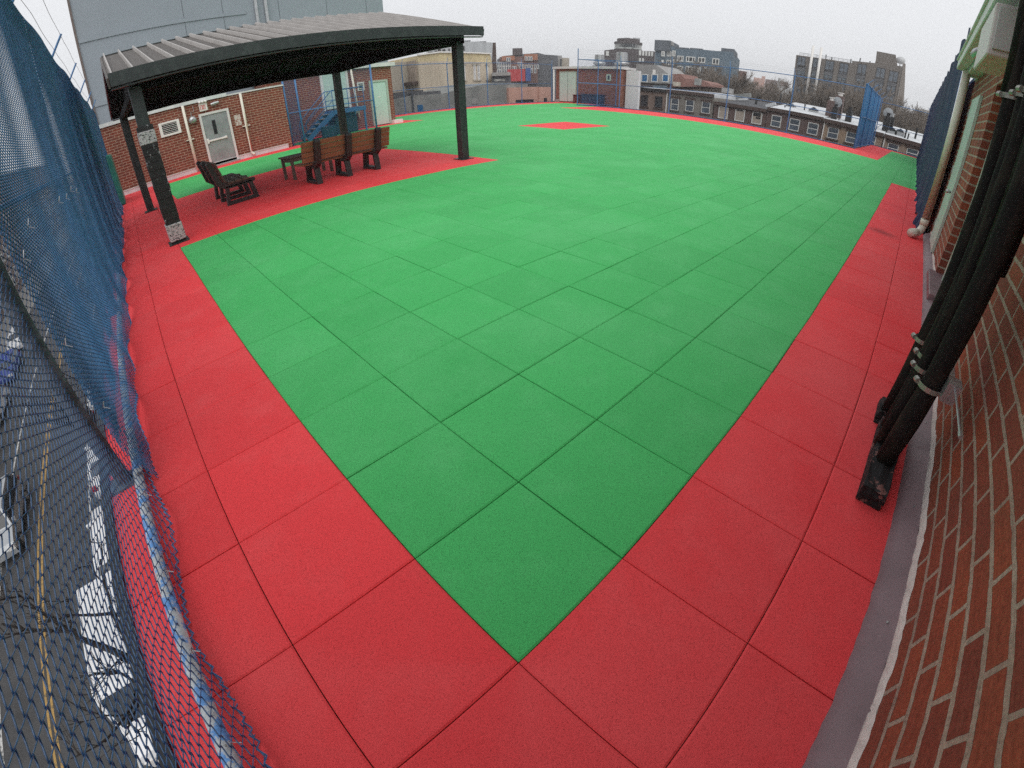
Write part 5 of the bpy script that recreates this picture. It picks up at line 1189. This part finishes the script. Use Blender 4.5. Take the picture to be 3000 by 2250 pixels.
# ================================================================== VEHICLES (local x = width, y = forward)
def car(name, label, cat, L, Wd, H, paint, loc, rz, prof='suv', group=None):
    t = thing(name, label, cat, loc, rz, group); h = Wd / 2
    if prof == 'van':
        low = [(-L / 2, .35), (-L / 2 - .02, 1.0), (-L / 2 + .03, H - .12), (-L / 2 + .15, H), (L / 2 - 1.55, H), (L / 2 - 1.35, H - .06), (L / 2 - .75, 1.28), (L / 2 - .1, 1.05), (L / 2, .75), (L / 2, .35)]
        gl = [(L / 2 - 1.36, H - .15), (L / 2 - .80, 1.33), (L / 2 - 1.9, 1.33), (L / 2 - 1.9, H - .25)]
    elif prof == 'suv':
        low = [(-L / 2, .35), (-L / 2 - .02, .8), (-L / 2 + .06, 1.02), (-L / 2 + .35, H - .12), (-L / 2 + .6, H), (L * .05, H), (L * .14, H - .05), (L * .27, 1.05), (L / 2 - .15, .88), (L / 2, .65), (L / 2, .35)]
        gl = [(-L / 2 + .25, 1.08), (-L / 2 + .50, H - .16), (L * .10, H - .13), (L * .22, 1.08)]
    else:
        low = [(-L / 2, .33), (-L / 2 - .02, .7), (-L / 2 + .1, .95), (-L / 2 + .75, .98), (-L / 2 + 1.25, H - .04), (-L / 2 + 1.5, H), (L * .07, H), (L * .24, .95), (L / 2 - .15, .80), (L / 2, .6), (L / 2, .33)]
        gl = [(-L / 2 + .95, 1.0), (-L / 2 + 1.35, H - .12), (L * .05, H - .1), (L * .19, 1.0)]
    b = MB(); n = len(low)
    zt = max(p[1] for p in low)
    def wv(z): return h if z < 1.0 else h - (z - 1.0) / (zt - 1.0 + 1e-6) * (.10 if prof == 'van' else .20)
    inset = [(-1, .06), (-1, 0), (1, 0), (1, .06)]
    cols = []
    for sx, ins in ((-1, .07), (-1, 0), (1, 0), (1, .07)):
        cols.append([(sx * wv(z) if ins == 0 else sx * (wv(z) - ins), y if ins == 0 else y, (z if ins == 0 else z + (.03 if z > .9 else 0))) for y, z in low])
    ring = cols
    for k in range(3): b.sheet([ring[k] + [ring[k][0]], ring[k + 1] + [ring[k + 1][0]]])
    b.add([p for p in ring[0]] , [tuple(range(n))]); b.add([p for p in ring[3]], [tuple(range(n))])
    b.build('body', M[paint], t, world=False, bevel=.02)
    for sx in (-1, 1):
        b = MB(); pts = [(sx * (wv(z) + .012), y, z) for y, z in gl]; pts2 = [(sx * (wv(z) - .03), y, z) for y, z in gl]
        b.add(pts + pts2, [(0, 1, 2, 3), (7, 6, 5, 4)] + [(i, (i + 1) % 4, 4 + (i + 1) % 4, 4 + i) for i in range(4)])
        b.build('side_window', M['car_glass'], t, world=False)
    fr = [(L * .26, 1.07), (L * .145, H - .07)] if prof == 'suv' else ([(L / 2 - .80, 1.33), (L / 2 - 1.33, H - .12)] if prof == 'van' else [(L * .235, .98), (L * .08, H - .03)])
    rw = [(-L / 2 + .04, 1.1), (-L / 2 + .33, H - .16)] if prof == 'suv' else ([(-L / 2 + .0, 1.35), (-L / 2 + .03, H - .35)] if prof == 'van' else [(-L / 2 + .78, 1.0), (-L / 2 + 1.22, H - .05)])
    for nm, ((ya, za), (yb, zb)), s_ in (('windscreen', fr, 1), ('rear_window', rw, -1)):
        b = MB(); wa, wb = wv(za) - .12, wv(zb) - .12; o_ = .015 * s_
        b.add([(-wa, ya + o_, za + .012), (wa, ya + o_, za + .012), (wb, yb + o_, zb + .012), (-wb, yb + o_, zb + .012), (-wa, ya - o_, za - .02), (wa, ya - o_, za - .02), (wb, yb - o_, zb - .02), (-wb, yb - o_, zb - .02)], [(0, 1, 2, 3), (7, 6, 5, 4), (0, 4, 5, 1), (1, 5, 6, 2), (2, 6, 7, 3), (3, 7, 4, 0)])
        b.build(nm, M['car_glass'], t, world=False)
    for sx in (-1, 1):
        for y in (-L / 2 + .85, L / 2 - .85):
            b = MB(); b.tube([(sx * (h - .2), y, .33), (sx * (h + .02), y, .33)], .33, 18); w_ = b.build('wheel', M['tyre'], t, world=False, bevel=.02)
            b = MB(); b.tube([(sx * (h + .0), y, .33), (sx * (h + .035), y, .33)], .20, 12); b.build('rim', M['rim'], w_, world=False)
        b = MB(); b.box((sx * (h - .40), L / 2 - .10, .62), (sx * (h - .05), L / 2 + .02, .80)); b.build('headlight', M['exit_white'], t, world=False)
        b = MB(); b.box((sx * (h - .28), -L / 2 - .035, .80), (sx * (h - .03), -L / 2 + .06, 1.05)); b.build('tail_light', M['lamp_red'], t, world=False)
        b = MB(); b.box((sx * (h), L * .20, 1.0), (sx * (h + .18), L * .20 + .12, 1.15)); b.build('mirror', M[paint], t, world=False)
    return t
G_ = 'vehicles parked along the kerb below the fence'
vn = car('delivery_van', 'white delivery van parked at the kerb under the bare tree', 'van', 5.4, 2.05, 2.45, 'car_white', (-6.5, 8.9, STREET), R_(180), 'van', G_)
for i in range(5):
    b = MB(); b.box((-.90, -2.2 + i * .62, 2.452), (.90, -2.16 + i * .62, 2.475)); b.build('roof_rib', M['car_white'], vn, world=False)
car('parked_car', 'white hatchback parked ahead of the delivery van', 'car', 4.3, 1.85, 1.50, 'car_white', (-6.55, 15.0, STREET), 0, 'suv', G_)
car('parked_car', 'white sedan parked two spaces ahead of the van by the fence post', 'car', 4.6, 1.85, 1.45, 'car_white', (-6.5, 20.6, STREET), 0, 'sedan', G_)
car('parked_car', 'blue car parked behind the white delivery van', 'car', 4.5, 1.85, 1.5, 'car_blue', (-6.4, 2.6, STREET), 0, 'suv', G_)
car('parked_car', 'silver car parked farther along the near kerb', 'car', 4.5, 1.85, 1.45, 'car_silver', (-6.5, 27.5, STREET), 0, 'sedan', G_)
car('silver_suv', 'silver SUV driving toward the camera in the far lane', 'car', 4.8, 1.95, 1.7, 'car_silver', (-12.6, 20.3, STREET), R_(180), 'suv')
G2 = 'cars parked on the far side of the side street'
for y, p_, l_ in ((6.0, 'car_white', 'white car parked on the far side opposite the van'), (27, 'car_silver', 'silver car parked on the far side behind the suv'), (34, 'car_white', 'white car parked on the far side well up the street'), (41, 'car_blue', 'blue car parked on the far side well up the street'), (48, 'car_white', 'farthest white car parked on the far side')):
    car('parked_car', l_, 'car', 4.5, 1.85, 1.5, p_, (-15.6, y, STREET), R_(180), 'suv', G2)

# ================================================================== HAZE
b = MB(); b.box((-320, -320, STREET - 1.0), (560, 520, 42))
hz = b.build('haze', M['concrete']); hz.data.materials.clear()
hm = bpy.data.materials.new('haze_air'); hm.use_nodes = True; t_ = hm.node_tree; t_.nodes.clear()
pvn = t_.nodes.new('ShaderNodeVolumePrincipled'); pvn.inputs['Color'].default_value = (.985, .99, 1.0, 1); pvn.inputs['Density'].default_value = .0013; pvn.inputs['Anisotropy'].default_value = .3
on = t_.nodes.new('ShaderNodeOutputMaterial'); t_.links.new(pvn.outputs[0], on.inputs['Volume']); hz.data.materials.append(hm)
tag(hz, 'pale winter haze filling the air over the rooftops', 'haze', None, 'stuff')
